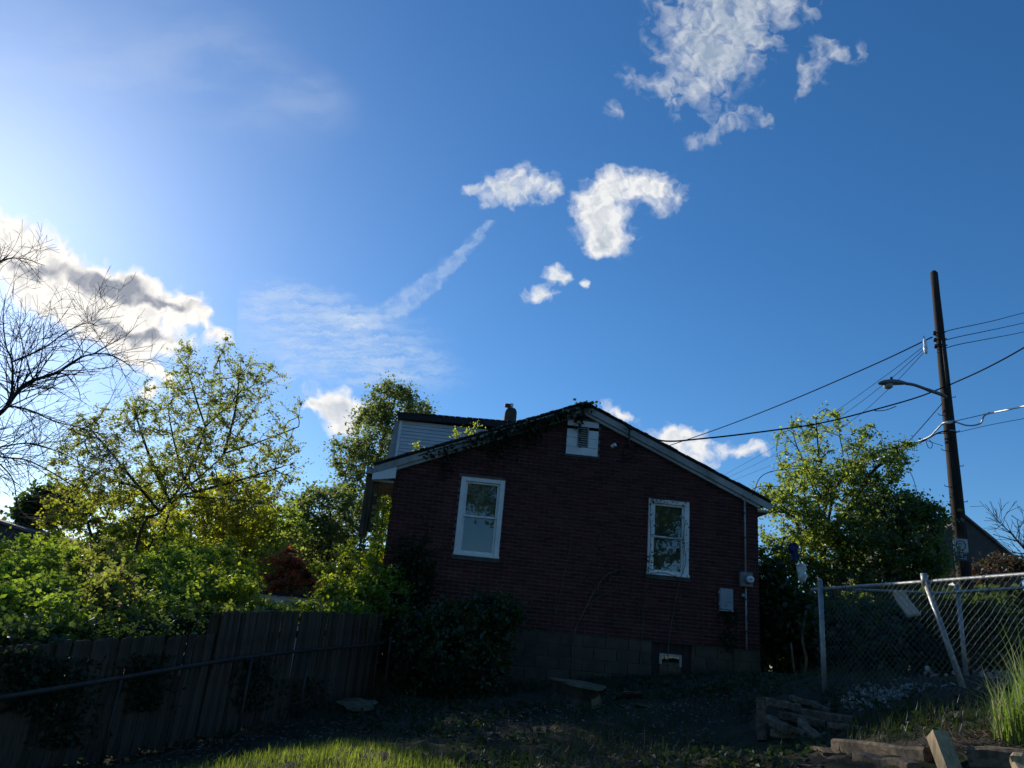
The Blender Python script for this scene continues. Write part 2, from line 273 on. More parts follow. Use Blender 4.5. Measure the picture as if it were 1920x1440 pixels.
M['sheet'] = leafmat('sheet', (.62, .60, .54), (.55, .53, .47), (.62, .60, .52), .5, .5, .05)
M['grass'] = leafmat('grass', (.05, .085, .012), (.10, .135, .022), (.46, .58, .05), .55, .5, .03, (.18, .15, .06), .06)
M['tall_grass'] = leafmat('tall_grass', (.05, .10, .015), (.09, .15, .03), (.34, .54, .06), .5, .45, .04, (.30, .26, .14), .22)
M['weed'] = leafmat('weed', (.02, .035, .014), (.04, .058, .02), (.06, .11, .02), .35, .5, .03, (.06, .05, .03), .10)
M['leaf_young'] = leafmat('leaf_young', (.07, .085, .018), (.12, .12, .03), (.58, .64, .08), .62, .4, .045, (.14, .10, .04), .08)
M['leaf_yellow'] = leafmat('leaf_yellow', (.08, .095, .015), (.15, .15, .022), (.68, .72, .04), .66, .4, .04, (.18, .13, .03), .08)
M['leaf_hedge'] = leafmat('leaf_hedge', (.045, .07, .012), (.085, .12, .02), (.52, .70, .05), .62, .38, .045)
M['leaf_bright'] = leafmat('leaf_bright', (.06, .10, .012), (.12, .17, .02), (.64, .76, .04), .64, .36, .05)
M['leaf_green'] = leafmat('leaf_green', (.035, .065, .015), (.07, .10, .022), (.50, .62, .07), .6, .38, .05)
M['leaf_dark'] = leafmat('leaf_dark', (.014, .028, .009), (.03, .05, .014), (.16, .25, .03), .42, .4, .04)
M['leaf_mid'] = leafmat('leaf_mid', (.024, .045, .012), (.05, .075, .02), (.30, .40, .05), .5, .4, .045)
M['leaf_dull'] = leafmat('leaf_dull', (.034, .058, .018), (.06, .085, .026), (.36, .44, .09), .52, .4, .05)
M['leaf_red'] = leafmat('leaf_red', (.075, .022, .016), (.14, .04, .022), (.70, .12, .05), .6, .4, .05, (.10, .085, .025), .35)
M['leaf_bronze'] = leafmat('leaf_bronze', (.045, .03, .018), (.07, .045, .022), (.20, .10, .04), .4, .4, .05, (.04, .05, .015), .3)
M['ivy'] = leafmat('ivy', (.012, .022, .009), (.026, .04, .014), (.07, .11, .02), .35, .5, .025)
def glass_mat():
    m, T = new_mat('glass'); lw = T.n('ShaderNodeFresnel', {'IOR': 1.55}).outputs[0]
    gl = T.n('ShaderNodeBsdfGlossy', {'Color': (.9, .95, 1, 1), 'Roughness': .015}).outputs[0]; tr = T.n('ShaderNodeBsdfTransparent', {'Color': (.8, .84, .84, 1)}).outputs[0]
    T.n('ShaderNodeOutputMaterial', {0: T.n('ShaderNodeMixShader', {0: lw, 1: tr, 2: gl}).outputs[0]}); return m
M['glass'] = glass_mat()
def ground_mat():
    m, T = new_mat('ground'); co = T.n('ShaderNodeTexCoord').outputs['Object']
    a = T.mix(T.ramp(T.noise(co, 3.2, 6, .68), .3, .7), (.060, .047, .034, 1), (.028, .024, .017, 1))
    a = T.mix(T.ramp(T.noise(co, .8, 4, .6), .45, .62), a, (.026, .034, .014, 1))
    a = T.mix(T.ramp(T.noise(co, 30, 3, .6), .62, .74), a, (.13, .11, .08, 1))
    bmp = T.n('ShaderNodeBump', {'Strength': .8, 'Distance': .03, 'Height': T.noise(co, 22, 5, .65)}).outputs[0]
    T.n('ShaderNodeOutputMaterial', {0: T.n('ShaderNodeBsdfPrincipled', {'Base Color': a, 'Roughness': .95, 'Specular IOR Level': .15, 'Normal': bmp}).outputs[0]}); return m
M['ground'] = ground_mat()
# ------------------------------------------------------------------ terrain
CTRL = [at(*p) for p in [(900, 1440, 7.1), (660, 1430, 6.9), (500, 1440, 6.9), (1300, 1440, 7.2), (1500, 1430, 6.9), (1430, 1400, 8.3), (1090, 1325, 10.8), (1250, 1274, 13.9), (1080, 1279, 13.8), (900, 1302, 13.6),
        (720, 1320, 13.5), (690, 1312, 13.2), (450, 1368, 10.1), (250, 1414, 8.4), (1400, 1264, 14.2), (1160, 1312, 11.5), (1549, 1294, 9.5), (1815, 1304, 8.0), (1700, 1352, 7.4), (1900, 1395, 6.1), (1620, 1332, 8.6), (1800, 1400, 6.4)]]
CTRL += [np.array(p) for p in [(0, 0, 0.), (-4, 2, -.05), (4, 2, .55), (-7, 7, 0.1), (-7, 13, .35), (7, 14, 1.55), (8, 9, 1.5), (6, 5, 1.15), (-4, 16, .45), (1, 24, 1.0), (8, 22, 1.5), (-8, 22, .5), (-10, -2, -.1), (10, 0, .6), (0, -8, -.3)]]
CTRL = np.array(CTRL)
def _tps(r2): return .5 * r2 * np.log(r2 + 1e-6)
_K = _tps(((CTRL[:, None, :2] - CTRL[None, :, :2]) ** 2).sum(-1)) + np.eye(len(CTRL)) * .15
_Pm = np.c_[np.ones(len(CTRL)), CTRL[:, :2]]
_W = np.linalg.solve(np.block([[_K, _Pm], [_Pm.T, np.zeros((3, 3))]]), np.r_[CTRL[:, 2], 0, 0, 0])
def gz(x, y):
    x, y = np.atleast_1d(np.asarray(x, float)), np.atleast_1d(np.asarray(y, float)); p = np.stack([x.ravel(), y.ravel()], 1)
    z = _tps(((p[:, None] - CTRL[None, :, :2]) ** 2).sum(-1)) @ _W[:-3] + np.c_[np.ones(len(p)), p] @ _W[-3:]
    t = ((np.hypot(p[:, 0], p[:, 1] - 9) - 14) / 14).clip(0, 1); t = t * t * (3 - 2 * t)
    far = .7 + .02 * (p[:, 0]).clip(-15, 20)
    return (z * (1 - t) + far * t).reshape(x.shape)
def g1(x, y): return float(gz(x, y)[0])
def axis(fine0, fine1, step, far, g=1.22):
    a = list(np.arange(fine0, fine1, step)); s_ = step; lo, hi = [], []
    p = fine0
    while p > -far: s_ *= g; p -= s_; lo.append(p)
    p = a[-1]; s_ = step
    while p < far: s_ *= g; p += s_; hi.append(p)
    return np.array(lo[::-1] + a + hi)
def build_ground():
    xs, ys = axis(-6, 6, .075, 1500), axis(4.5, 15, .075, 1500); X, Y = np.meshgrid(xs, ys); Z = np.concatenate([gz(X[i:i + 8], Y[i:i + 8]) for i in range(0, len(X), 8)])
    r = np.random.default_rng(5); bump = np.zeros_like(Z)
    for f, a in ((.7, .03), (1.7, .022), (4, .016), (9, .012), (19, .008)):
        for _ in range(5):
            th = r.uniform(0, 6.28); bump += a * .6 * np.sin(f * 2 * (X * math.cos(th) + Y * math.sin(th)) + r.uniform(0, 6.28))
    near = np.clip(1 - (np.hypot(X, Y - 9) - 8) / 6, 0, 1); Z = Z + bump * near + r.normal(0, .006, Z.shape) * near
    n = len(xs); i = (np.arange(len(ys) - 1)[:, None] * n + np.arange(n - 1)[None]).ravel()
    o = link('ground', np_mesh('ground', np.stack([X, Y, Z], -1).reshape(-1, 3), np.stack([i, i + 1, i + n + 1, i + n], 1), True), M['ground']); o['kind'] = 'structure'
build_ground()
# ------------------------------------------------------------------ the brick house
PHI = math.radians(4.0); HP = at(1070, 1000, 14.0); HU = np.array([math.cos(PHI), math.sin(PHI), 0]); HN = np.array([-math.sin(PHI), math.cos(PHI), 0])
def hw(x, y, z): return np.array([HP[0], HP[1], 0]) + HU * x + HN * y + np.array([0, 0, z])       # house coordinates to world
def hl(px, py, off=0.0):                        # photo pixel to house coordinates on the plane `off` behind the gable wall
    d = ray(px, py); o = np.array([HP[0], HP[1], 0]) + HN * off - EYE; t = (o @ HN) / (d @ HN); p = EYE + d * t - np.array([HP[0], HP[1], 0]); return p @ HU, p[2]
XL, XR, XA, ZA, SL = -3.27, 3.50, .06, 6.15, .425        # wall ends, ridge x, ridge height, slope
XA = .12; ZF = 1.95
def rake(x): return ZA - SL * abs(x - XA)
house = empty('brick_house', (HP[0], HP[1], 0), PHI, 'dark red brick house with a shallow gable and white dormer', 'house')
WIN = {'l': (-2.065, -1.265, 3.09, 4.515), 'r': (1.42, 2.185, 3.085, 4.47)}; VENT = (-.185, .415, 5.135, 5.80)
OPEN = [WIN['l'], WIN['r'], VENT]
def strips(lo, y0, y1, mat, name, zcut):        # gable wall sheet with its openings, as prisms side by side
    xs = sorted({XL, XR, XA} | {w[0] for w in OPEN} | {w[1] for w in OPEN}); b = MB()
    for x0, x1 in zip(xs, xs[1:]):
        top = lambda x: rake(x) - zcut
        hole = next((w for w in OPEN if w[0] <= x0 + 1e-6 and w[1] >= x1 - 1e-6), None); z0 = lo
        if hole: b.prism([(x0, z0), (x1, z0), (x1, hole[2]), (x0, hole[2])], y0, y1); z0 = hole[3]
        b.prism([(x0, z0), (x1, z0), (x1, top(x1)), (x0, top(x0))], y0, y1)
    return b.build(name, mat, house)
wall = strips(ZF, .009, .20, M['mortar'], 'wall', .05)
body = MB().box(XL, XL + .2, .201, 9.0, .2, 4.45).box(XR - .2, XR, .201, 9.0, .2, 4.45).box(XL, XR, 8.8, 9.0, .2, 4.45).box(XL + .2, XR - .2, .201, 8.8, 1.7, 1.9)
body.prism([(XL, 4.45), (XR, 4.45), (XA, 5.98)], 8.8, 9.0)
body.build('side_walls', M['brick'], house)
MB().box(XL + .25, XR - .25, 2.6, 2.7, 1.9, 4.9).build('partition_wall', M['room'], house)
# bricks: every one is built; the ones between and around the windows are objects of their own
BL, BH, GAP = .2025, .0545, .0105
spots = []; row = 0; z = ZF + .006
while z < ZA:
    off = (BL + GAP) / 2 * (row % 2); x = XL - off
    while x < XR:
        x0, x1 = max(x, XL), min(x + BL, XR); segs = [(x0, x1)]
        for w in OPEN:
            if z + BH > w[2] - .005 and z < w[3] + .005:
                segs = [s for a, b in segs for s in ((a, min(b, w[0] - .004)), (max(a, w[1] + .004), b)) if s[1] - s[0] > .03]
        for a, b in segs:
            if b - a > .03 and z + BH < min(rake(a), rake(b)) - .10: spots.append((a, b, z))
        x += BL + GAP
    z += BH + GAP; row += 1
unit = MB().box(-BL / 2, BL / 2, 0, .07, 0, BH).mesh('brick'); unit.materials.append(M['brick'])
full = [s for s in spots if abs(s[1] - s[0] - BL) < 1e-4]
full.sort(key=lambda s: abs((s[0] + s[1]) / 2 - .1) * 1.0 + abs(s[2] - 3.7) * 1.6); picked = set(full[:300])
for a, b, zz in full[:300]:
    o = bpy.data.objects.new('brick', unit); COL.objects.link(o); o.parent = house
    o.location = ((a + b) / 2, rng.normal(0, .0018), zz + rng.normal(0, .0009)); o.rotation_euler = (rng.normal(0, .012), rng.normal(0, .006), rng.normal(0, .007))
rest = MB()
for a, b, zz in spots:
    if (a, b, zz) in picked: continue
    j = rng.normal(0, .0018); t = rng.normal(0, .0012); s_ = rng.normal(0, .0008)
    rest.poly([(a, j, zz + s_), (b, j + t, zz + s_), (b, .07, zz + s_), (a, .07, zz + s_), (a, j, zz + BH + s_), (b, j + t, zz + BH + s_), (b, .07, zz + BH + s_), (a, .07, zz + BH + s_)],
              [(4, 5, 6, 7), (0, 3, 2, 1), (0, 1, 5, 4), (1, 2, 6, 5), (3, 0, 4, 7)])
me = rest.mesh('brick_courses'); link('brick_courses', me, M['brick'], house, 'stuff')
# foundation of blocks
fnd = MB().box(XL, 1.54, .012, .2, 0, ZF).box(2.27, XR, .012, .2, 0, ZF).box(1.54, 2.27, .012, .2, 0, 1.40).build('foundation', M['mortar'], house)
zz = ZF - .006; r_ = 0
while zz > .25:
    h_ = .19; x = XL - .2 * (r_ % 2)
    while x < XR:
        a, b = max(x, XL), min(x + .393, XR); parts_ = [(a, b)]
        if zz > 1.42: parts_ = [p for p in ((a, min(b, 1.535)), (max(a, 2.275), b)) if p[1] - p[0] > .03]
        for p in parts_:
            if p[1] - p[0] > .03 and zz > g1(*hw((p[0] + p[1]) / 2, 0, 0)[:2]) - .15:
                MB().box(p[0], p[1], -.012 + rng.normal(0, .003), .1, zz - h_, zz).build('foundation_block', M['block'], fnd, bevel=.006)
        x += .4
    zz -= .2; r_ += 1
MB().box(XL - .01, XR + .01, -.022, .05, ZF - .004, ZF + .005).build('damp_course', M['slate_sill'], house)
# roof
def slope_box(b, x0, x1, y0, y1, t0, t1):      # slab following one slope, t0..t1 measured down from the roof line
    b.poly([(x0, y0, rake(x0) - t1), (x1, y0, rake(x1) - t1), (x1, y1, rake(x1) - t1), (x0, y1, rake(x0) - t1), (x0, y0, rake(x0) - t0), (x1, y0, rake(x1) - t0), (x1, y1, rake(x1) - t0), (x0, y1, rake(x0) - t0)],
           [(0, 3, 2, 1), (4, 5, 6, 7), (0, 1, 5, 4), (1, 2, 6, 5), (2, 3, 7, 6), (3, 0, 4, 7)])
EL, ER = -3.66, 3.72
for nm, x0, x1 in (('left', EL, XA), ('right', XA, ER)):
    b = MB(); slope_box(b, x0, x1, -.10, 9.2, .0, .045); roof = b.build('roof_slope', M['shingle'], house)
    # shingle tabs along the rake edge and down the slope
    tabs = MB(); n_ = 44
    for i in range(n_):
        xa, xb = x0 + (x1 - x0) * i / n_, x0 + (x1 - x0) * (i + 1) / n_ - .006; dz = rng.uniform(.0, .012); yy = -.135 + rng.uniform(-.018, .02)
        tabs.poly([(xa, yy, rake(xa) - .012), (xb, yy, rake(xb) - .012), (xb, 9.2, rake(xb) - .012), (xa, 9.2, rake(xa) - .012), (xa, yy, rake(xa) + .010 + dz), (xb, yy, rake(xb) + .010 + dz), (xb, 9.2, rake(xb) + .010 + dz), (xa, 9.2, rake(xa) + .010 + dz)],
                  [(0, 3, 2, 1), (4, 5, 6, 7), (0, 1, 5, 4), (1, 2, 6, 5), (3, 0, 4, 7)])
    tabs.build('shingle_courses', M['shingle'], roof, kind='stuff')
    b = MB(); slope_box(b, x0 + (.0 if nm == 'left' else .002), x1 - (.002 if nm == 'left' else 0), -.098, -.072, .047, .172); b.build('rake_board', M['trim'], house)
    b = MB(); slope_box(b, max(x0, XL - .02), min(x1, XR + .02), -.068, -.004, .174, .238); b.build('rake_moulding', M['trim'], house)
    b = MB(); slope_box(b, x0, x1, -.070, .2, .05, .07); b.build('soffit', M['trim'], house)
# eaves, cornice return, gutter and downspout
MB().prism([(EL, rake(EL) - .29), (XL + .02, rake(EL) - .22), (XL + .02, rake(XL) - .175), (EL, rake(EL) - .175)], -.095, -.02).build('cornice_return', M['white'], house)
MB().box(EL, XL, -.018, 9.1, rake(EL) - .30, rake(EL) - .26).build('eave_soffit', M['trim'], house)
MB().box(XR, ER, -.018, 9.1, rake(ER) - .20, rake(ER) - .16).build('eave_soffit', M['trim'], house)
g_ = MB().poly([(EL - .12, y, z) for y in (-.08, 9.1) for z in (rake(EL) - .18, rake(EL) - .07)] + [(EL - .005, y, z) for y in (-.08, 9.1) for z in (rake(EL) - .18, rake(EL) - .07)],
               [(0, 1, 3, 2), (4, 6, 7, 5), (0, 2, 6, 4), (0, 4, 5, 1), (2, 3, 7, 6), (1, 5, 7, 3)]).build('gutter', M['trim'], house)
MB().box(EL - .11, EL + .03, .02, .13, 3.28, rake(EL) - .185).build('downspout', M['fence_wood'], house, bevel=.01)
MB().box(EL + .035, EL + .12, .05, .16, 3.35, rake(EL) - .30).build('eave_post', M['fence_wood'], house, bevel=.008)
# gable vent panel: boards round a louvre
vx0, vx1, vz0, vz1 = VENT; vp = empty('gable_vent', (0, 0, 0)); vp.parent = house
n_ = 4
for i in range(n_):
    za, zb = vz0 + (vz1 - vz0) * i / n_, vz0 + (vz1 - vz0) * (i + 1) / n_ - .006
    lx0, lx1, lz0, lz1 = .025, .215, 5.29, 5.68
    segs = [(vx0, vx1)] if zb < lz0 or za > lz1 else [(vx0, lx0), (lx1, vx1)]
    if i == 3: segs = [(vx0, vx1)]; za = 5.69; zb = vz1
    if i == 0: zb = 5.285; segs = [(vx0, vx1)]
    if i == 1: za = 5.291
    for a, b in segs: MB().box(a, b, -.012 - rng.uniform(0, .004), .02, za, zb).build('board', M['white'], vp)
MB().box(.025, .215, .06, .07, 5.285, 5.69).build('louvre_back', M['room'], vp)
for i in range(9):
    zz = 5.30 + i * .043
    MB().poly([(.03, -.006, zz), (.21, -.006, zz), (.21, .03, zz + .03), (.03, .03, zz + .03), (.03, -.006, zz + .006), (.21, -.006, zz + .006), (.21, .03, zz + .036), (.03, .03, zz + .036)],
              [(0, 1, 5, 4), (4, 5, 6, 7), (0, 3, 2, 1), (1, 2, 6, 5), (3, 0, 4, 7), (2, 3, 7, 6)]).build('louvre_slat', M['trim'], vp)
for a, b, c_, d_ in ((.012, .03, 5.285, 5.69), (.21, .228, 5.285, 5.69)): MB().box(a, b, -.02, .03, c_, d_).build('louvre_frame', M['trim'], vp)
MB().box(vx0 - .03, vx1 + .03, -.035, .05, vz0 - .045, vz0 - .002).build('vent_sill', M['slate_sill'], vp)
# sash windows
def sash_window(w, lace):
    x0, x1, z0, z1 = w; r = empty('window', (0, 0, 0)); r.parent = house; c_ = .088; zm = z0 + (z1 - z0) * .50
    MB().box(x0, x0 + c_, -.028, .09, z0 + .05, z1).build('casing', M['white'], r, bevel=.004)
    MB().box(x1 - c_, x1, -.028, .09, z0 + .05, z1).build('casing', M['white'], r, bevel=.004)
    MB().box(x0 + c_ + .001, x1 - c_ - .001, -.028, .09, z1 - c_, z1 - .001).build('casing', M['white'], r, bevel=.004)
    MB().box(x0 - .012, x1 + .012, -.045, -.029, z1 - .012, z1 + .006).build('head_flashing', M['slate_sill'], r)
    MB().box(x0 - .01, x1 + .01, -.052, .09, z0, z0 + .048).build('sill', M['white'], r, bevel=.005)
    MB().box(x0 - .03, x1 + .03, -.04, .06, z0 - .075, z0 - .003).build('stone_sill', M['slate_sill'], r, bevel=.006)
    a, b = x0 + c_ + .002, x1 - c_ - .002; f = .038
    for za, zb, y in ((zm - .012, z1 - c_ - .002, .012), (z0 + .05, zm + .014, .048)):
        s_ = MB().box(a, a + f, y, y + .034, za, zb).box(b - f, b, y, y + .034, za, zb).box(a + f, b - f, y, y + .034, zb - .032, zb).box(a + f, b - f, y, y + .034, za, za + (.026 if y < .03 else .05)).build('sash', M['white'], r)
        MB().box(a + f - .004, b - f + .004, y + .014, y + .019, za + .022, zb - .028).build('pane', M['glass'], s_)
    n_ = 24; V = []; Fq = []
    for i in range(n_ + 1):
        xx = a + (b - a) * i / n_; yy = .062 + .006 * math.sin(i * 1.9) + .003 * math.sin(i * 4.1); V += [(xx, yy, zm + .018), (xx, yy, z1 - c_)]
    Fq = [(2 * i, 2 * i + 2, 2 * i + 3, 2 * i + 1) for i in range(n_)]
    link('curtain', np_mesh('curtain', V, Fq, True), lace, r)
    MB().box(a, b, .105, .115, z0 + .05, zm).build('blind', M['blind'], r)
    return r
wl = sash_window(WIN['l'], M['lace']); wl['label'] = 'left sash window with lace behind the upper pane'
wr = sash_window(WIN['r'], M['blind']); wr['label'] = 'right sash window laced with creeper stems'
# boarded basement window
bw = empty('basement_window', (0, 0, 0)); bw.parent = house
MB().box(1.545, 2.265, .10, .12, 1.405, 1.945).build('backing', M['room'], bw)
for i in range(5):
    a = 1.55 + i * .143; MB().box(a, a + .137, .085 + rng.normal(0, .003), .099, 1.77 if .12 < a - 1.55 < .5 else 1.41, 1.94).build('plank', M['dark_paint'], bw)
MB().box(1.70, 2.10, .05, .084, 1.725, 1.765).box(1.70, 1.745, .05, .084, 1.59, 1.724).box(2.06, 2.10, .05, .084, 1.56, 1.724).build('frame', M['trim'], bw)
MB().box(1.746, 2.059, .06, .066, 1.63, 1.724).build('pane', M['glass'], bw); MB().box(1.71, 2.09, .06, .083, 1.43, 1.628).build('sill_board', M['timber'], bw)
MB().box(1.58, 2.25, -.03, .08, 1.385, 1.425).build('ledge', M['block'], bw)
# shed dormer on the left slope
DY = 1.9; da, db, dc = hl(751, 787, DY), hl(737, 853, DY), hl(930, 803, DY)
dx0 = da[0]; dzt = da[1]; dzr = dc[1] + .02
dorm = empty('dormer', (0, 0, 0)); dorm.parent = house
np_ = 13; zlo = rake(dx0) - .1
def dtop(x): return dzt + (dzr - dzt) * (x - dx0) / (dc[0] - dx0)
step_ = .075
for i in range(24):
    za = zlo + i * step_; zb = za + step_ - .003
    xl_ = dx0 - .0 ; xr_ = min(XA + .3, XA - (ZA - zb - .02) / SL + .05)
    if zb > dtop(dx0): break
    xr_ = XA - max(0, (ZA - zb)) / SL + .3
    if xr_ <= xl_ + .05: continue
    MB().poly([(xl_, DY - .014, za), (xr_, DY - .014, za), (xr_, DY, zb), (xl_, DY, zb), (xl_, DY + .03, za), (xr_, DY + .03, za), (xr_, DY + .03, zb), (xl_, DY + .03, zb)],
              [(0, 1, 2, 3), (4, 7, 6, 5), (0, 4, 5, 1), (3, 2, 6, 7), (0, 3, 7, 4), (1, 5, 6, 2)]).build('siding_plank', M['siding'], dorm)
MB().box(dx0, XA - .3, DY + .031, 7.0, zlo, dzt - .01).build('dormer_body', M['siding'], dorm)
lx = db[0]
MB().poly([(dx0 - .012, DY - .03, dzt - .02), (dx0 + .045, DY - .03, dzt - .02), (dx0 + .045, DY - .03, zlo), (dx0 - .012, DY - .03, zlo), (dx0 - .012, DY + .06, dzt - .02), (dx0 + .045, DY + .06, dzt - .02), (dx0 + .045, DY + .06, zlo), (dx0 - .012, DY + .06, zlo)],
          [(0, 3, 2, 1), (4, 5, 6, 7), (0, 1, 5, 4), (1, 2, 6, 5), (2, 3, 7, 6), (3, 0, 4, 7)]).build('corner_board', M['white'], dorm)
MB().poly([(dx0 - .10, DY - .02, dzt - .03), (dx0 - .013, DY - .02, dzt - .03), (dx0 - .013, DY - .02, zlo), (dx0 - .22, DY - .02, zlo), (dx0 - .10, 6.9, dzt - .03), (dx0 - .013, 6.9, dzt - .03), (dx0 - .013, 6.9, zlo), (dx0 - .22, 6.9, zlo)],
          [(0, 3, 2, 1), (4, 5, 6, 7), (0, 1, 5, 4), (1, 2, 6, 5), (2, 3, 7, 6), (3, 0, 4, 7)]).build('dormer_front', M['trim'], dorm)
x9 = XA + .1; 
b = MB().prism([(dx0 - .06, dzt - .01), (x9, dtop(x9) - .01), (x9, dtop(x9) + .115), (dx0 - .06, dzt + .115)], DY - .12, 7.1); b.build('dormer_roof', M['dark_paint'], dorm)
b = MB()
for i in range(30):
    xa = dx0 - .08 + (x9 - dx0) * i / 30; xb = xa + (x9 - dx0) / 30 - .006; zz = dtop(xa) + .117 + rng.uniform(0, .008)
    b.box(xa, xb, DY - .14 + rng.uniform(-.01, .01), 7.1, zz, zz + .012)
b.build('dormer_shingles', M['shingle'], dorm, kind='stuff')
# chimney
CY = 3.6; cx0, cz0 = hl(943, 792, CY); cx1, cz1 = hl(967, 768, CY); ch = empty('chimney', (0, 0, 0)); ch.parent = house
b = MB(); cw = cx1 - cx0; cm = (cx0 + cx1) / 2
b.prism([(cx0 - .03, 4.7), (cx1 + .03, 4.7), (cx1 + .02, cz1 - .10), (cx1 - .02, cz1 - .02), (cx0 + .09, cz1 - .0), (cx0 + .02, cz1 - .12)], CY - .18, CY + .18); b.build('stack', M['chimney'], ch, bevel=.02)
MB().tube([(cm + .02, CY, cz1 - .04), (cm + .02, CY, cz1 + .13)], .055, 12).build('flue_pipe', M['white'], ch, True)
MB().tube([(cm - .05, CY - .02, cz1 + .04), (cm - .05, CY - .02, cz1 + .055)], .09, 12).build('rain_cap', M['old_galv'], ch)
MB().tube([(cm - .06, CY - .02, cz1 + .085), (cm - .06, CY - .02, cz1 + .10)], .08, 12).build('rain_cap', M['old_galv'], ch)
# electricity meter with its conduit, and the grey service box
mt = empty('electricity_meter', hw(3.23, -.02, 3.15), PHI, 'grey round-faced electricity meter with white conduit on the brick wall', 'meter')
MB().box(-.115, .115, -.10, .015, -.13, .13).build('housing', M['meter_grey'], mt, bevel=.012)
MB().tube([(.03, -.10, .0), (.03, -.155, 0)], .078, 20).build('collar', M['meter_grey'], mt, True)
dial = MB().tube([(.03, -.155, 0), (.03, -.20, 0)], [.070, .060], 20).build('dial', M['ceramic'], mt, True); MB().box(-.005, .065, -.204, -.2, -.005, .012).build('register', M['room'], dial)
MB().tube([(0, -.03, .13), (.0, -.03, 1.47)], .018, 8).build('conduit', M['pipe_paint'], mt, True)
MB().tube([(0, -.03, -.13), (.0, -.035, -1.2)], .018, 8).build('conduit', M['pipe_paint'], mt, True)
for zz in (.75, -.35, -.9, 1.2): MB().box(-.035, .035, -.055, .012, zz, zz + .02).build('clamp', M['old_galv'], mt)
MB().box(-.075, -.02, -.05, .01, -.30, -.25).build('junction', M['pipe_paint'], mt)
sb_ = empty('service_box', hw(2.86, -.02, 2.78), PHI, 'flat blue-grey utility box mounted on the brick wall below the meter', 'utility box')
MB().box(-.12, .12, -.085, .01, -.19, .18).build('cover', M['box_grey'], sb_, bevel=.014); MB().box(-.125, .125, -.095, .01, -.215, -.192).build('bottom_lip', M['box_grey'], sb_, bevel=.004)
MB().box(.0, .11, -.088, -.084, -.055, -.05).build('seam', M['dark_paint'], sb_); MB().tube([(-.02, -.084, -.12), (-.02, -.092, -.12)], .011, 8).build('lock', M['dark_paint'], sb_)
for zz in (.09, -.11): MB().box(-.142, -.119, -.06, -.03, zz, zz + .035).build('hinge', M['box_grey'], sb_)
# bracket where the service cable lands
br = empty('service_bracket', hw(.98, -.02, 5.42), PHI, 'small dark cable bracket under the right rake board', 'bracket')
MB().tube([(0, .02, -.02), (0, -.10, .0), (0, -.10, .30)], .018, 6).build('arm', M['old_galv'], br); MB().tube([(-.02, -.11, .30), (.03, -.11, .34)], .05, 8).build('insulator', M['dark_paint'], br)
MB().tube([(-.30, .0, -.06), (-.25, -.07, -.03)], .035, 8).build('knob', M['ceramic'], br)
for k_, zz in enumerate((.0, -.09)): MB().tube(smooth_path([(0, -.1, .1 - k_ * .05), (-.10, -.08, zz - .1), (-.06, -.04, zz - .2), (.14, -.04, zz - .12)]), .007, 5).build('cable_loop', M['wire'], br)
# ------------------------------------------------------------------ wooden fence on the left and the pipe rail in front of it
FA = at(697, 1310, 13.2)[:2]; FB = at(-90, 1400, 6.3)[:2]; FLEN = np.linalg.norm(FB - FA); FD = (FB - FA) / FLEN; FNRM = np.array([-FD[1], FD[0]]) * (1 if (-FD[1] * -1 + FD[0] * -1) > 0 else 1)
toward = -FA / np.linalg.norm(FA); FNRM = FNRM if FNRM @ toward > 0 else -FNRM      # points to the yard side
def on_fence(px, py):                            # where the sight line through a pixel meets the fence plane
    d = ray(px, py); n2 = np.array([FNRM[0], FNRM[1]]); t = ((FA - EYE[:2]) @ n2) / (d[:2] @ n2); p = EYE + d * t; return (p[:2] - FA) @ FD, p[2]
s_split = on_fence(402, 1200)[0]
top_r = [on_fence(697, 1150), on_fence(560, 1146), on_fence(404, 1148)]; top_l = [on_fence(400, 1190), on_fence(250, 1196), on_fence(100, 1205), on_fence(0, 1212)]
ang = math.atan2(FD[1], FD[0])
def fence(label, s0, s1, tops):
    base = FA + FD * s0; f = empty('wooden_fence', (base[0], base[1], g1(*base)), ang, label, 'fence', 'weathered wooden fences along the left of the yard')
    ss = [t[0] for t in tops]; zs = [t[1] for t in tops]; order = np.argsort(ss); ss = np.array(ss)[order]; zs = np.array(zs)[order]; s_ = s0; sign = 1 if (np.array([-math.sin(ang), math.cos(ang)]) @ FNRM) > 0 else -1
    while s_ < s1 - .05:
        w_ = .076 + rng.normal(0, .004); p = FA + FD * (s_ + w_ / 2); zg = g1(*p) + .02 + rng.uniform(-.02, .06); zt = float(np.interp(s_, ss, zs)) + rng.normal(0, .010)
        H = zt - zg; b = MB(); e = .020; P = [(-w_ / 2, 0), (w_ / 2, 0), (w_ / 2, H - e), (w_ / 2 - e, H), (-w_ / 2 + e, H), (-w_ / 2, H - e)]
        o = b.prism(P, -.009, .009).build('board', M['fence_wood'], f)
        o.location = (s_ + w_ / 2 - s0, rng.normal(0, .004), zg - f.location.z); o.rotation_euler = (rng.normal(0, .010), rng.normal(0, .006), rng.normal(0, .012)); s_ += w_ + abs(rng.normal(.002, .003))
    for k_, fr in enumerate((.28, .78)):
        pts = []
        for t in np.linspace(s0, s1, 6):
            p = FA + FD * t; zg = g1(*p); zt = float(np.interp(t, ss, zs)); pts.append((t - s0, -sign * .035, zg + (zt - zg) * fr - f.location.z))
        for a, b_ in zip(pts, pts[1:]): MB().beam(a, b_, .04, .085).build('rail', M['fence_wood'], f)
    n_ = max(2, int((s1 - s0) / 2.3) + 1)
    for t in np.linspace(s0 + .03, s1 - .03, n_):
        p = FA + FD * t; zg = g1(*p); zt = float(np.interp(t, ss, zs)); MB().box(t - s0 - .045, t - s0 + .045, -sign * .06 - .045, -sign * .06 + .045, zg - .1 - f.location.z, zt - .04 - f.location.z).build('post', M['fence_wood'], f)
    return f
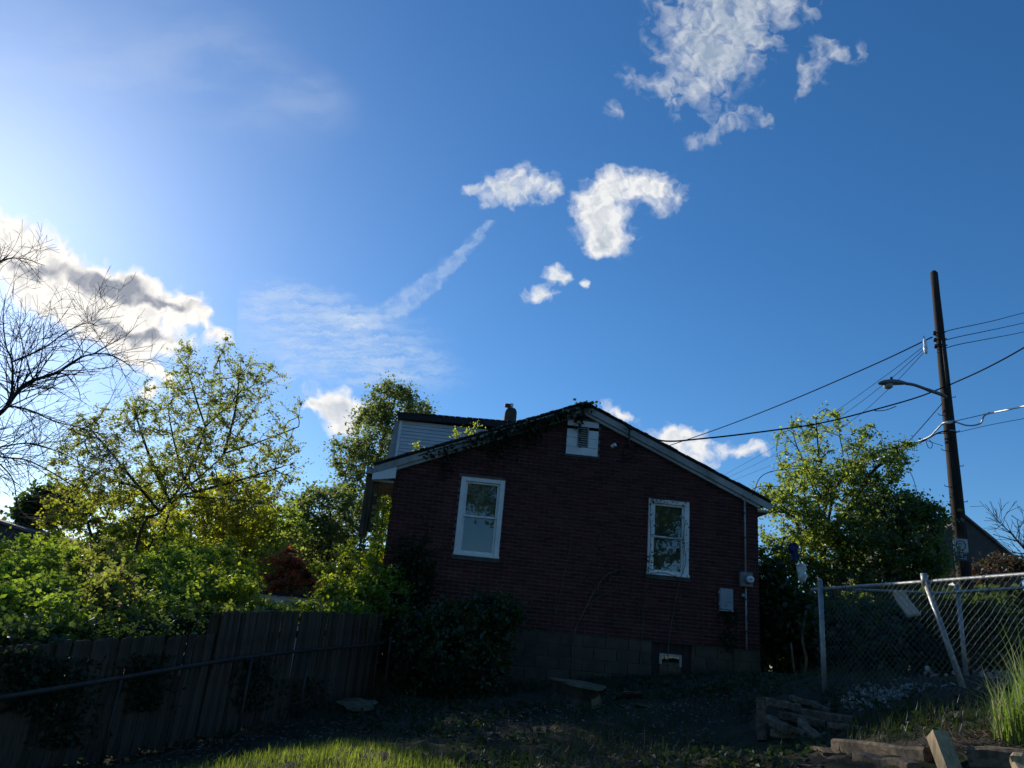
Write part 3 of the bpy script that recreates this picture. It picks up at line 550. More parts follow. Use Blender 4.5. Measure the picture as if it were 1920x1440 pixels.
fence('weathered grey plank fence, taller section next to the house', 0.0, s_split, top_r)
fence('weathered plank fence, lower section overgrown at the left edge', s_split + .03, FLEN, top_l)
pr = empty('pipe_rail', (*at(728, 1310, 12.6)[:2], 0), 0, 'rusty pipe rail on thin posts in front of the plank fence', 'railing')
def rel(o, p): return np.array(p) - np.array(o.location)
rp = []
for px, py in ((690, 1206), (560, 1217), (450, 1229), (340, 1245), (200, 1268), (60, 1290), (-60, 1308)):
    s_, z_ = on_fence(px, py); p = FA + FD * s_ + FNRM * .16; rp.append((p[0], p[1], z_))
rp = [tuple(at(733, 1196, 12.7))] + rp
MB().tube([rel(pr, p) for p in smooth_path(rp, 4)], .022, 8).build('rail', M['old_galv'], pr, True)
for p in (rp[0], at(711, 1199, 12.9), rp[2], rp[3], rp[5]):
    MB().tube([rel(pr, (p[0], p[1], g1(p[0], p[1]) - .1)), rel(pr, (p[0], p[1], p[2] + .02))], .02, 8).build('post', M['old_galv'], pr, True)
# ------------------------------------------------------------------ chain-link fences on the right
def chain_link(label, rail, ground_px, cell=.038, r=.0019, post_at=(), slack=.012, name='chain_link_fence', lo_cut=.0):
    rail = [np.array(p) for p in rail]; base = rail[0]; f = empty(name, (base[0], base[1], g1(base[0], base[1])), 0, label, 'fence'); 
    L = np.linalg.norm((rail[-1] - rail[0])[:2]); d = (rail[-1] - rail[0])[:2] / L; nrm = np.array([-d[1], d[0]])
    sr = [((p - rail[0])[:2] @ d) for p in rail]; zr = [p[2] for p in rail]
    MB().tube([rel(f, p) for p in rail], .0215, 10).build('top_rail', M['galv'], f, True)
    for t in post_at:
        p = rail[0][:2] + d * t; MB().tube([rel(f, (p[0], p[1], g1(*p) - .2)), rel(f, (p[0], p[1], np.interp(t, sr, zr) + .09))], .03, 12).build('post', M['galv'], f, True)
        MB().tube([rel(f, (p[0], p[1], np.interp(t, sr, zr) + .09)), rel(f, (p[0], p[1], np.interp(t, sr, zr) + .125))], [.034, .012], 12).build('post_cap', M['galv'], f, True)
    for t in np.arange(.55, L, .62):                # tie wires round the rail
        p = rail[0][:2] + d * t; z_ = np.interp(t, sr, zr); q = [rel(f, (p[0] + d[0] * .01, p[1] + d[1] * .01, z_))]; q = [q[0] + np.array([nrm[0] * math.cos(a) * .026, nrm[1] * math.cos(a) * .026, math.sin(a) * .026]) for a in np.linspace(0, 6.28, 9)]
        MB().tube(q, .004, 4).build('tie_wire', M['old_galv'], f)
    A, B = [], []; n_ = int(L / cell)
    for i in range(n_ + 1):
        t0 = .04 + i * cell; p = rail[0][:2] + d * t0
        if t0 > L: break
        zt = np.interp(t0, sr, zr) - .02; zb = g1(*p) + .03 + lo_cut; m_ = max(2, int((zt - zb) / (cell * .62)))
        m_ = int((zt - zb) / (cell * .98)); zz = zt - np.arange(m_ + 1) * cell * .98; off = cell * .5 * (1 - 2 * ((np.arange(m_ + 1) + i) % 2)) * .98; wob = slack * np.sin(zz * 5.1 + i * .17) + slack * np.sin(i * .31)
        X = t0 + off + .006 * np.sin(zz * 9 + i * .5); Q = np.stack([rail[0][0] + d[0] * X + nrm[0] * (wob + .004 * (np.arange(m_ + 1) % 2)), rail[0][1] + d[1] * X + nrm[1] * wob, zz], 1) - np.array(f.location)
        A.append(Q[:-1]); B.append(Q[1:])
    A, B = np.concatenate(A), np.concatenate(B); V, Fq = frusta(A, B, np.full(len(A), r), np.full(len(A), r), 3)
    link('wire_mesh', np_mesh('wire_mesh', V, Fq), M['mesh_wire'], f, 'stuff'); return f, d, rail
r0 = at(1522, 1106, 9.65); r1 = at(1735, 1091, 8.3); r2 = at(1990, 1072, 6.75)
t_post = float(np.linalg.norm((at(1543, 1104, 9.52) - r0)[:2]))
clf, cd, crail = chain_link('galvanised chain-link fence with a leaning brace, nearest on the right', [r0, r1, r2, r2 + (r2 - r1) * 1.3], None, post_at=(t_post, t_post + 3.05, t_post + 5.2))
ba, bb = at(1733, 1088, 8.27), at(1818, 1305, 7.95); bb[2] = g1(bb[0], bb[1]) - .12
MB().tube([rel(clf, ba + np.array([0, 0, .03])), rel(clf, bb)], .03, 10).build('leaning_brace', M['galv'], clf, True)
MB().tube([rel(clf, ba + np.array([0, -.01, -.06])), rel(clf, ba + np.array([0, 0, .07]))], .034, 10).build('brace_band', M['galv'], clf, True)
q0 = at(1560, 1104, 12.4); q1 = at(1760, 1112, 11.0); q2 = at(1985, 1098, 9.8)
chain_link('second chain-link fence standing further back behind the leaning brace', [q0, q1, q2, q2 + (q2 - q1) * 1.5], None, cell=.044, r=.0017, post_at=(1.9, 4.4))
sheet_c = [at(1677, 1106, 8.72), at(1703, 1105, 8.56), at(1730, 1153, 8.43), at(1705, 1158, 8.56)]
V = []; n_ = 8
for i in range(n_ + 1):
    for j in range(n_ + 1):
        a, b = i / n_, j / n_; p = (1 - a) * ((1 - b) * sheet_c[0] + b * sheet_c[1]) + a * ((1 - b) * sheet_c[3] + b * sheet_c[2]); V.append(p + np.array([.0, .05 + .02 * math.sin(a * 5) + .015 * math.sin(b * 7 + a * 3), 0]))
Fq = [(i * (n_ + 1) + j, i * (n_ + 1) + j + 1, (i + 1) * (n_ + 1) + j + 1, (i + 1) * (n_ + 1) + j) for i in range(n_) for j in range(n_)]
so = link('plastic_sheet', np_mesh('plastic_sheet', V, Fq, True), M['sheet']); sm = so.modifiers.new('thick', 'SOLIDIFY'); sm.thickness = .006
tag(so, 'pale crumpled plastic sheet caught in the chain-link fence', 'plastic sheet')
# ------------------------------------------------------------------ utility pole, street light, wires
pt = at(1751, 512, 17.5); pm_ = at(1803, 1030, 17.5); pdir = (pm_ - pt) / (pt[2] - pm_[2]); pb = pt + pdir * (pt[2] - g1(pm_[0], pm_[1]) + .2)
def pole_at(z): return pt + pdir * (pt[2] - z)
pole = empty('utility_pole', tuple(pb), 0, 'tall dark wooden utility pole behind the chain-link fence', 'pole')
n_ = 16; zs = np.linspace(pb[2], pt[2], n_)
MB().tube([rel(pole, pole_at(z_)) for z_ in zs], [.185 - .095 * i / (n_ - 1) + .004 * math.sin(i * 3.1) for i in range(n_)], 14).build('shaft', M['pole_wood'], pole, True)
MB().tube([rel(pole, pt), rel(pole, pt + np.array([0, 0, .06]))], [.09, .045], 10).build('shaft_top', M['pole_wood'], pole)
def prad(z_): return .185 - .095 * (z_ - pb[2]) / (pt[2] - pb[2])
def zpx(py): return at(1751 + (py - 512) * .1, py, 17.5)[2]
for i, (py, s_) in enumerate(((744, 1), (780, -1), (808, 1), (846, -1), (873, 1), (914, -1), (940, 1))):
    z_ = zpx(py); c_ = pole_at(z_); r_ = prad(z_); MB().tube([rel(pole, c_ + np.array([s_ * r_ * .9, 0, 0])), rel(pole, c_ + np.array([s_ * (r_ + .10), 0, .01])), rel(pole, c_ + np.array([s_ * (r_ + .11), 0, .045]))], .010, 5).build('step_bolt', M['old_galv'], pole)
MB().tube([rel(pole, pole_at(zpx(y_)) + np.array([-.03, -prad(zpx(y_)) - .005, 0])) for y_ in (640, 700, 742)], .022, 6).build('conduit', M['old_galv'], pole, True)
for py in (627, 640, 652):
    z_ = zpx(py); c_ = pole_at(z_); r_ = prad(z_); rk = MB().tube([rel(pole, c_ + np.array([-(r_ + .10), -.05, -.01])), rel(pole, c_ + np.array([r_ * .8, -r_ - .01, .03]))], .016, 6).build('rack_arm', M['old_galv'], pole)
    MB().tube([rel(pole, c_ + np.array([-(r_ + .06), -.05, -.045])), rel(pole, c_ + np.array([-(r_ + .06), -.05, .045]))], .038, 8).build('spool_insulator', M['dark_paint'], pole, True)
z_ = zpx(793); c_ = pole_at(z_); MB().tube([rel(pole, c_ + np.array([math.cos(a) * (prad(z_) + .012), math.sin(a) * (prad(z_) + .012), .02 * math.cos(a)])) for a in np.linspace(0, 6.28, 17)], .022, 6).build('cable_band', M['alu'], pole)
z_ = zpx(810); c_ = pole_at(z_); MB().tube([rel(pole, c_ + np.array([math.cos(a) * (prad(z_) + .01), math.sin(a) * (prad(z_) + .01), 0])) for a in np.linspace(0, 6.28, 17)], .012, 6).build('cable_band', M['alu'], pole)
# street light
la = at(1768, 741, 17.35); lb = at(1698, 719, 17.2); lc = at(1647, 717, 17.1)
sl = empty('street_light', tuple(la), 0, 'grey cobra-head street light on a thin arm from the pole', 'street light')
MB().tube([rel(sl, p) for p in smooth_path([la + np.array([.12, .1, -.03]), la, at(1740, 731, 17.3), at(1715, 722, 17.25), lb], 5)], [.048] * 5 + [.044] * 6 + [.038] * 10, 10).build('arm', M['lamp_grey'], sl, True)
hd = (lc - lb); hl_ = np.linalg.norm(hd); hd /= hl_; hs = _n(np.cross(hd, [0, 0, 1])); hu = np.cross(hs, hd)
rings = [(0, .045, .05, 0), (.10, .07, .065, .0), (.28, .105, .085, .005), (.55, .125, .10, .0), (.8, .115, .085, -.01), (.95, .075, .055, -.02), (1.0, .02, .02, -.02)]
b = MB(); nn = 14
for (t, w_, h_, dz) in rings:
    for j in range(nn):
        a = 2 * math.pi * j / nn; sgn = math.sin(a); b.v.append(tuple(rel(sl, lb + hd * hl_ * t + hs * math.cos(a) * w_ + hu * (sgn * h_ * (.9 if sgn > 0 else .55) + dz))))
for i in range(len(rings) - 1):
    for j in range(nn): k_ = (j + 1) % nn; b.f.append((i * nn + j, i * nn + k_, (i + 1) * nn + k_, (i + 1) * nn + j))
b.f.append(tuple(range(nn))); b.build('lamp_head', M['lamp_grey'], sl, True)
b = MB(); c0 = lb + hd * hl_ * .66 - hu * .05; b.tube([rel(sl, c0), rel(sl, c0 - hu * .06), rel(sl, c0 - hu * .095), rel(sl, c0 - hu * .11)], [.115, .105, .07, .02], 14); b.build('lens', M['lens'], sl, True)
b = MB(); b.tube([rel(sl, c0 + hu * .01), rel(sl, c0 - hu * .03)], [.09, .06], 12).build('lamp_bulb', M['ceramic'], sl, True)
b = MB(); c1 = lb + hd * hl_ * .5 + hu * .085; b.tube([rel(sl, c1), rel(sl, c1 + hu * .06)], .035, 10).build('photocell', M['dark_paint'], sl, True)
# sign on the pole
sgc = at(1802, 1030, 17.28); sg = empty('pole_sign', tuple(sgc), math.radians(-8), 'pale weathered plate with a round emblem fixed to the utility pole', 'sign')
MB().box(-.155, .155, -.006, .006, -.06, .235).build('plate', M['sign'], sg, bevel=.004); MB().box(-.155, .155, -.0065, .006, -.26, -.062).build('lower_plate', M['sign_dark'], sg)
b = MB(); 
for a in np.linspace(0, 2 * math.pi, 25)[:-1]:
    a2 = a + 2 * math.pi / 24; b.poly([(.11 * math.cos(a), -.0095, .09 + .11 * math.sin(a)), (.11 * math.cos(a2), -.0095, .09 + .11 * math.sin(a2)), (.088 * math.cos(a2), -.0095, .09 + .088 * math.sin(a2)), (.088 * math.cos(a), -.0095, .09 + .088 * math.sin(a))], [(0, 1, 2, 3)])
b.build('emblem_ring', M['sign_dark'], sg)
b = MB()
for k_ in range(3):
    for i in range(8):
        a0 = math.radians(200 + 17 * i); a1 = math.radians(200 + 17 * (i + 1)); rr = .03 + .024 * k_; cx_, cz_ = .035 - .03 * k_, .10 - .02 * k_
        b.poly([(cx_ + rr * math.cos(a0 - 2.2), -.0092, cz_ + rr * math.sin(a0 - 2.2)), (cx_ + rr * math.cos(a1 - 2.2), -.0092, cz_ + rr * math.sin(a1 - 2.2)), (cx_ + (rr - .012) * math.cos(a1 - 2.2), -.0092, cz_ + (rr - .012) * math.sin(a1 - 2.2)), (cx_ + (rr - .012) * math.cos(a0 - 2.2), -.0092, cz_ + (rr - .012) * math.sin(a0 - 2.2))], [(0, 1, 2, 3)])
b.build('emblem_curves', M['sign_dark'], sg)
b = MB()
for x_, z_, w_, h_ in ((-.12, -.10, .05, .014), (-.12, -.15, .016, .06), (-.085, -.13, .03, .014), (-.03, -.10, .05, .014), (-.03, -.13, .05, .014), (.0, -.17, .016, .05), (.05, -.10, .016, .08), (.09, -.10, .016, .08), (.05, -.17, .056, .014), (-.10, -.215, .2, .014)): b.box(x_, x_ + w_, -.0085, -.0066, z_, z_ + h_)
b.build('lettering', M['sign'], sg)
# wires, each of its own
def wire(label, pts, r, mat='wire', n=5, name='overhead_wire'):
    P = [p if isinstance(p, np.ndarray) else at(*p) for p in pts]; P = smooth_path(P, 8); o = MB().tube(P, r, n).build(name, M[mat], None, True); tag(o, label, 'wire', 'wires strung from the utility pole'); return o
land = hw(1.0, -.13, 5.74) 
wire('upper cable running from the rack on the pole down behind the house roof', [(1748, 632, 17.4), (1640, 683, 19.5), (1480, 752, 23), (1360, 799, 27), (1262, 833, 31), (1130, 876, 37)], .017)
wire('heavy service cable sagging from the pole to the bracket on the gable', [(1772, 725, 17.45), (1720, 745, 17.2), (1640, 768, 16.7), (1540, 793, 16.0), (1440, 808, 15.4), (1320, 822, 14.7), (1240, 826, 14.2), land], .017)
wire('thin wire twisted round the heavy service cable near the street light', [(1690, 755, 17.0), (1655, 764, 16.8), (1640, 770, 16.7), (1660, 769, 16.8), (1680, 762, 16.9)], .010)
wire('heavy cable rising from the pole to the right edge of the view', [(1780, 722, 17.4), (1850, 690, 16), (1935, 643, 14.6), (2100, 540, 12)], .017)
for i, (a, b_) in enumerate((((1786, 618), (1935, 583)), ((1795, 632), (1935, 602)), ((1797, 646), (1935, 619)))):
    wire(('topmost', 'middle', 'lowest')[i] + ' of three thin parallel wires at the right edge', [(1752 + i * 4, (a[1] + 11), 17.5), (*a, 19), (1860, (a[1] + b_[1]) / 2 + 1.5, 22), (*b_, 26), (2100, b_[1] - 38, 32)], .011)
for i, dx in enumerate((0, 18, 45)):
    wire(('first', 'second', 'third')[i] + ' faint thin wire slanting down left behind the street light', [(1738, 645 + i * 5, 17.6), (1650 + dx * .3, 712 + i * 10, 22), (1545 + dx, 785 + i * 4, 30), (1440 + dx, 845 + i * 5, 40), (1355 + dx * .5, 892 + i * 4, 52)], .008)
wire('silver lashed cable stepping out right of the pole', [(1788, 790, 17.35), (1815, 798, 17.2), (1838, 794, 17.1), (1845, 780, 17.0), (1856, 775, 16.8), (1890, 768, 16.2), (1935, 758, 15.4), (2080, 722, 13)], .020, 'alu')
wire('thin messenger wire above the silver cable on the right', [(1780, 792, 17.35), (1841, 778, 17.0), (1856, 773, 16.8)], .009)
wire('thin lower wire leaving the pole to the right', [(1790, 812, 17.4), (1860, 796, 17), (1940, 781, 16.5), (2080, 752, 15.5)], .007)
wire('silver cable looping left of the pole into the tree', [(1786, 792, 17.3), (1768, 795, 17.2), (1756, 806, 17.4), (1744, 818, 17.8), (1722, 828, 18.5), (1690, 842, 19.5), (1650, 860, 21), (1560, 895, 25)], .020, 'alu')
wire('dark cable bundled with the silver one left of the pole', [(1780, 806, 17.3), (1758, 812, 17.3), (1740, 822, 17.8), (1712, 832, 18.5), (1680, 846, 19.5), (1600, 872, 23)], .016)
wire('second dark cable bundled left of the pole', [(1778, 812, 17.3), (1754, 814, 17.5), (1734, 826, 18), (1706, 838, 18.8), (1665, 856, 20), (1580, 885, 24)], .012)
wire('guy wire falling left from below the street light', [(1767, 756, 17.4), (1735, 793, 18), (1700, 832, 19), (1660, 872, 20)], .010)
wire('thin drop wire hanging from the cable bundle over the tree', [(1697, 850, 19), (1705, 880, 19), (1714, 903, 19), (1725, 945, 19)], .008)
wire('short loose loop of wire under the cable splice', [(1736, 826, 17.9), (1740, 838, 17.9), (1746, 840, 17.9), (1748, 832, 17.9), (1742, 824, 17.9)], .008)
wire('short loose tail of wire pointing right under the splice', [(1738, 826, 17.9), (1752, 831, 17.8), (1768, 836, 17.7)], .007)
wire('lower phone wire reaching the right eave of the house', [hw(3.35, -.12, 4.70), at(1440, 886, 15.5), at(1540, 874, 18), at(1640, 858, 21)], .008)
wire('lowest phone wire from the right eave into the tree', [hw(3.30, -.12, 4.62), at(1425, 912, 15.5), at(1520, 914, 18), at(1640, 905, 22)], .008)
sp = at(1736, 655, 17.5); il = empty('strain_insulator', tuple(sp), 0, 'white ceramic insulator hanging from the upper cable by the pole', 'insulator')
MB().tube([rel(il, at(*p, 17.35)) for p in ((1733, 635), (1734, 640), (1735, 648), (1735, 651), (1736, 660), (1736, 663))], [.02, .045, .04, .055, .045, .03], 10).build('body', M['ceramic'], il, True)
MB().tube([rel(il, at(1732, 630, 17.35)), rel(il, at(1733, 637, 17.35))], .012, 5).build('hook', M['old_galv'], il)
# ------------------------------------------------------------------ far houses
def gable_house(name, label, x0, x1, y0, y1, zb, ze, zr, wm, rm, win=()):
    h_ = empty(name, ((x0 + x1) / 2, y0, zb), 0, label, 'house'); w = (x1 - x0) / 2; xm = 0
    MB().prism([(-w, 0), (w, 0), (w, ze - zb), (0, zr - zb), (-w, ze - zb)], 0, y1 - y0).build('wall', wm, h_)
    for s_ in (-1, 1):
        k_ = (zr - ze) / w; e = .25
        MB().poly([(0, -.15, zr - zb + .03), (s_ * (w + e), -.15, ze - zb - k_ * e + .03), (s_ * (w + e), y1 - y0, ze - zb - k_ * e + .03), (0, y1 - y0, zr - zb + .03), (0, -.15, zr - zb + .13), (s_ * (w + e), -.15, ze - zb - k_ * e + .13), (s_ * (w + e), y1 - y0, ze - zb - k_ * e + .13), (0, y1 - y0, zr - zb + .13)],
                  [(0, 1, 2, 3), (4, 7, 6, 5), (0, 4, 5, 1), (1, 5, 6, 2), (2, 6, 7, 3), (3, 7, 4, 0)]).build('roof', rm, h_)
    for (a, b, c_, d_) in win:
        f = MB().box(a, b, -.03, .05, c_, d_).build('window', M['trim'], h_); MB().box(a + .06, b - .06, -.036, -.031, c_ + .06, d_ - .06).build('pane', M['glass'], f)
    return h_
D = 34; a = at(1752, 1000, D); b = at(1905, 1030, D); ap = at(1806, 970, D); e_ = at(1912, 1058, D)
hx = ap[0]; gable_house('neighbour_house', 'grey-brown gabled house seen behind the utility pole', hx - (e_[0] - hx), e_[0], D, D + 10, .6, e_[2], ap[2], M['far_brick'], M['far_roof'], ((.5, 1.2, 1.2, 2.6), (-1.6, -.9, 1.2, 2.6)))
w2 = empty('neighbour_wing', (hx + 1.0, D + 1.5, .6), 0, 'flat-ridged roof extension on the right of the grey-brown gabled house', 'house'); zt = at(1855, 993, D)[2] - .6
MB().box(-1.2, .9, 0, 6, 0, zt - .5).build('wall', M['far_brick'], w2); MB().prism([(-1.4, zt - .5), (1.5, zt - .75), (.6, zt), (-1.4, zt)], -.1, 6.1).build('roof', M['far_roof'], w2)
D = 30; a = at(-60, 1010, D); ap = at(10, 970, D); e_ = at(62, 1000, D)
gable_house('distant_house', 'low brown roof far off at the left edge below the bare branches', ap[0] - 5, e_[0] + .8, D, D + 9, .5, e_[2] - .2, ap[2], M['far_brick'], M['far_roof'])
D = 33; ap = at(640, 1030, D); e_ = at(690, 1075, D)
gable_house('distant_house', 'dim grey roof far off between the trees left of the house', ap[0] - 3.5, ap[0] + 3.5, D, D + 8, .6, e_[2], ap[2], M['far_brick'], M['far_roof'])
a = at(470, 1107, 17); b = at(600, 1120, 17)
shd = empty('white_shed', (a[0], 17, .45), math.radians(3), 'low white shed with a dark flat roof edge behind the fence', 'shed'); hh = a[2] - .45
MB().box(0, b[0] - a[0], 0, 2.5, 0, hh - .05).build('wall', M['white'], shd); MB().box(-.1, b[0] - a[0] + .1, -.08, 2.6, hh - .048, hh + .02).build('roof', M['shingle'], shd)
for i in range(3): MB().box(.0, b[0] - a[0], -.015, -.001, hh - .2 - i * .16, hh - .055 - i * .16).build('plank', M['white'], shd)
# ------------------------------------------------------------------ vegetation
def ell(px, py, Y, rx, ry, n, rd=None, shell=.45):
    c = at(px, py, Y); k_ = Y / 1380.; R_ = np.array([rx * k_, rd if rd else (rx + ry) * .5 * k_, ry * k_]); d = rng.normal(size=(n, 3)); d /= np.linalg.norm(d, axis=1)[:, None]
    return c + d * (rng.uniform(0, 1, n) ** (1 / 3 * (1 - shell) + .0))[:, None] * R_
def skeleton(stems, C, tip=.0045, expo=.47, curve=.35, step=.22, sag=.0):
    """Branches joining every cluster point in C to the nearest part of the growing skeleton; stems are the given main limbs."""
    N, par, dr = [], [], []
    for st in stems:
        pts = smooth_path(st, 6); prev = -1
        for i, p in enumerate(pts):
            N.append(p); par.append(prev); d = pts[min(i + 1, len(pts) - 1)] - pts[max(i - 1, 0)]; dr.append(d / (np.linalg.norm(d) + 1e-9)); prev = len(N) - 1
    roots = len(N); tips = []
    cap = len(N) + len(C) * 14 + 10; NA = np.zeros((cap, 3)); DA = np.zeros((cap, 3)); NA[:len(N)] = N; DA[:len(N)] = dr; cnt = len(N); par = par + [0] * (cap - len(par))
    dist = np.min(np.linalg.norm(C[:, None] - NA[None, :cnt], axis=2), 1)
    for ci in np.argsort(dist):
        c = C[ci]; v = c - NA[:cnt]; L = np.linalg.norm(v, axis=1) + 1e-6; cosv = (v * DA[:cnt]).sum(1) / L
        j = int(np.argmin(L * (1 + .75 * (1 - cosv)))); p0 = NA[j]; l = L[j]; k_ = max(2, min(13, int(l / step))); t = np.linspace(0, 1, k_ + 1)[1:, None]
        ctrl = p0 + DA[j] * l * curve + (c - p0) * .25 + np.array([0, 0, sag * l]); Q = (1 - t) ** 2 * p0 + 2 * t * (1 - t) * ctrl + t * t * c + rng.normal(0, .007 * l, (k_, 3)) * np.sin(t * 3.14)
        prev = j
        for q in Q:
            NA[cnt] = q; d = q - NA[prev]; DA[cnt] = d / (np.linalg.norm(d) + 1e-9); par[cnt] = prev; prev = cnt; cnt += 1
        tips.append(prev)
    w = np.zeros(cnt); w[tips] = 1
    for i in range(cnt - 1, -1, -1):
        if par[i] >= 0: w[par[i]] += w[i]
    rad = tip * np.maximum(w, 1) ** expo; idx = np.array([i for i in range(cnt) if par[i] >= 0]); p = np.array([par[i] for i in idx])
    rt_ = np.zeros(cnt, int); k0 = -1
    for i in range(cnt):
        if par[i] < 0: k0 += 1; rt_[i] = k0
        else: rt_[i] = rt_[par[i]]
    return NA[p], NA[idx], np.minimum(rad[p], rad[idx] * 1.5), rad[idx], w[idx], rt_[idx]
def tree(name, label, cat, stems, C, leaf, leafm, nleaf, spread, bark='bark', tip=.0045, expo=.47, along=.5, group=None, aspect=.62, flat=.3, droop=.15, curve=.35, skip=0.0, sag=0.0, twig_leaf=True, maxr=.3):
    st0 = np.array(stems[0][0]); r = empty(name, tuple(st0), 0, label, cat, group)
    A, B, ra, rb, w, rt_ = skeleton([[np.array(q, float) for q in s_] for s_ in stems], C, tip, expo, curve, sag=sag); ra = np.minimum(ra, maxr); rb = np.minimum(rb, maxr)
    big = (w > 12) if cat == 'tree' else np.zeros(len(w), bool)
    for k_ in range(rt_.max() + 1):
        m_ = big & (rt_ == k_)
        if m_.any(): V, Fq = frusta(A[m_] - st0, B[m_] - st0, ra[m_], rb[m_], 7); link('trunk' if k_ == 0 else 'limb', np_mesh('trunk', V, Fq, True), M[bark], r)
    m_ = ~big
    if m_.any(): V, Fq = frusta(A[m_] - st0, B[m_] - st0, ra[m_], rb[m_], 4); link('branches', np_mesh('branches', V, Fq, True), M[bark], r, 'stuff')
    if nleaf:
        keep = C[rng.uniform(size=len(C)) >= skip]; n1 = int(nleaf * (1 - along)); P1 = keep[rng.integers(0, len(keep), n1)] + rng.normal(0, spread, (n1, 3)) * np.array([1, 1, .8])
        tw = np.where(w <= 3)[0]; n2 = nleaf - n1; i = tw[rng.integers(0, len(tw), n2)]; t = rng.uniform(0, 1, (n2, 1)); P2 = A[i] * (1 - t) + B[i] * t + rng.normal(0, spread * .25, (n2, 3))
        V, Fq = leaves(np.concatenate([P1, P2]) - st0, leaf, aspect, flat, droop); link('crown', np_mesh('crown', V, Fq), M[leafm], r, 'stuff')
    return r
def gp(x, y, dz=-.05): return np.array([x, y, g1(x, y) + dz])
def under(px, py, Y, dz=-.05): p = at(px, py, Y); return gp(p[0], p[1], dz)
cat_ = np.concatenate
def clumps(x0, x1, y0, y1, Ya, Yb_, n, r, per=6, rough=12):
    out = []
    for _ in range(n):
        t = rng.uniform(0, 1) ** .85; px = rng.uniform(x0, x1); py = y0 + (y1 - y0) * t + rng.normal(0, rough); c = at(px, py, Ya + (Yb_ - Ya) * t + rng.normal(0, .25)); q = rng.normal(size=(per, 3)); q[:, 2] = np.abs(q[:, 2]) * 1.1; q /= np.linalg.norm(q, axis=1)[:, None]; out.append(c + q * r * rng.uniform(.5, 1.15))
    return np.concatenate(out)
# young tree with sparse fresh leaves, left
def mt_(px, py, dy=0.): return at(px, py, 17.0 + dy)
s0 = under(245, 1120, 17); s1 = under(285, 1120, 17.2)
C = cat_([ell(400, 735, 17, 90, 85, 190, 1.3), ell(480, 790, 17.3, 80, 110, 200, 1.3), ell(350, 800, 16.8, 115, 110, 360, 1.5), ell(260, 850, 17, 125, 100, 420, 1.5), ell(170, 880, 16.8, 80, 70, 150, 1.2), ell(420, 890, 17, 125, 75, 330, 1.4), ell(330, 930, 17, 160, 60, 320, 1.4), ell(535, 860, 17, 42, 50, 60, .7), ell(345, 672, 17, 24, 36, 20, .5), ell(420, 656, 17, 16, 26, 12, .4), ell(480, 690, 17, 35, 30, 26, .5), ell(130, 840, 17, 22, 25, 12, .4)])
tree('maple_tree', 'young tree with sparse fresh leaves rising behind the fence on the left', 'tree',
     [[s0, mt_(262, 1000), mt_(300, 960), mt_(345, 900), mt_(385, 800), mt_(402, 690)], [s1, mt_(312, 980, .1), mt_(335, 930, .1), mt_(420, 850, .2), mt_(500, 730, .2)], [mt_(300, 960), mt_(262, 915, -.2), mt_(205, 845, -.4), mt_(165, 800, -.5)]]
     + [[mt_(*a_), mt_((a_[0] + b_[0]) / 2 + k__, (a_[1] + b_[1]) / 2, d_ / 2), mt_(*b_, d_)] for a_, b_, d_, k__ in (((345, 900), (310, 690), .5, -8), ((320, 945), (245, 745), -.4, -6), ((385, 800), (345, 660), .3, -3), ((402, 690), (424, 636), .1, 2), ((420, 850), (450, 690), -.5, 6), ((420, 850), (560, 800), .5, 6), ((335, 930), (545, 870), -.3, 10), ((262, 915), (130, 870), .3, -4), ((335, 930), (470, 940), .6, 6), ((385, 800), (475, 700), .7, 8))],
     C, .050, 'leaf_young', 42000, .075, 'bark', .0030, .43, .6, maxr=.06, curve=.12, sag=-.06, droop=.3)
# shoots at its top that stand above the crown
# yellow-green tree behind
C = cat_([clumps(80, 330, 935, 1060, 21, 19.5, 70, .32)])
tree('yellow_shrub', 'yellow-green bushy tree left of the leaning trunks', 'shrub', [[under(170, 1150, 20), at(172, 1040, 20), at(165, 980, 20)], [under(120, 1150, 20), at(122, 1050, 20), at(110, 1010, 20)]], C, .085, 'leaf_yellow', 14000, .10)
C = cat_([ell(440, 960, 19, 70, 70, 180, 1.2), ell(380, 1000, 19, 70, 60, 120, 1.2)])
tree('yellow_shrub', 'yellow-green shrub under the right side of the young tree', 'shrub', [[under(430, 1150, 19), at(432, 1040, 19), at(440, 980, 19)]], C, .085, 'leaf_yellow', 11000, .15)
# hedge shrubs behind the fence
HEDGE = [('dense green shrub at the left edge spilling over the plank fence', (-40, 115, 1045, 1185, 10.6, 8.0), 'leaf_hedge', 11000),
         ('olive green shrub behind the low plank fence, second from the left edge', (85, 235, 1040, 1172, 12.2, 9.0), 'leaf_young', 11000),
         ('glossy green shrub overhanging the middle of the plank fence', (205, 355, 1045, 1165, 13.6, 10.0), 'leaf_hedge', 12000),
         ('bright green shrub beside the taller plank fence section', (325, 470, 1018, 1140, 15.4, 11.6), 'leaf_bright', 13000)]
for lb_, e, lm, nl in HEDGE:
    C = clumps(*e, 46, .24); cx_ = (e[0] + e[1]) / 2; cy_ = (e[2] + e[3]) / 2; Y_ = (e[4] + e[5]) / 2 + .4
    tree('hedge_shrub', lb_, 'shrub', [[under(cx_ + dx, 1250, Y_ + dy), at(cx_ + dx * 1.3, cy_ + 60, Y_ + dy), at(cx_ + dx * 1.6, cy_, Y_ + dy)] for dx, dy in ((-30, .3), (25, -.4), (5, .8))], C, .056, lm, int(nl * 1.35), .08, tip=.004, group='shrubs crowding behind the plank fence')
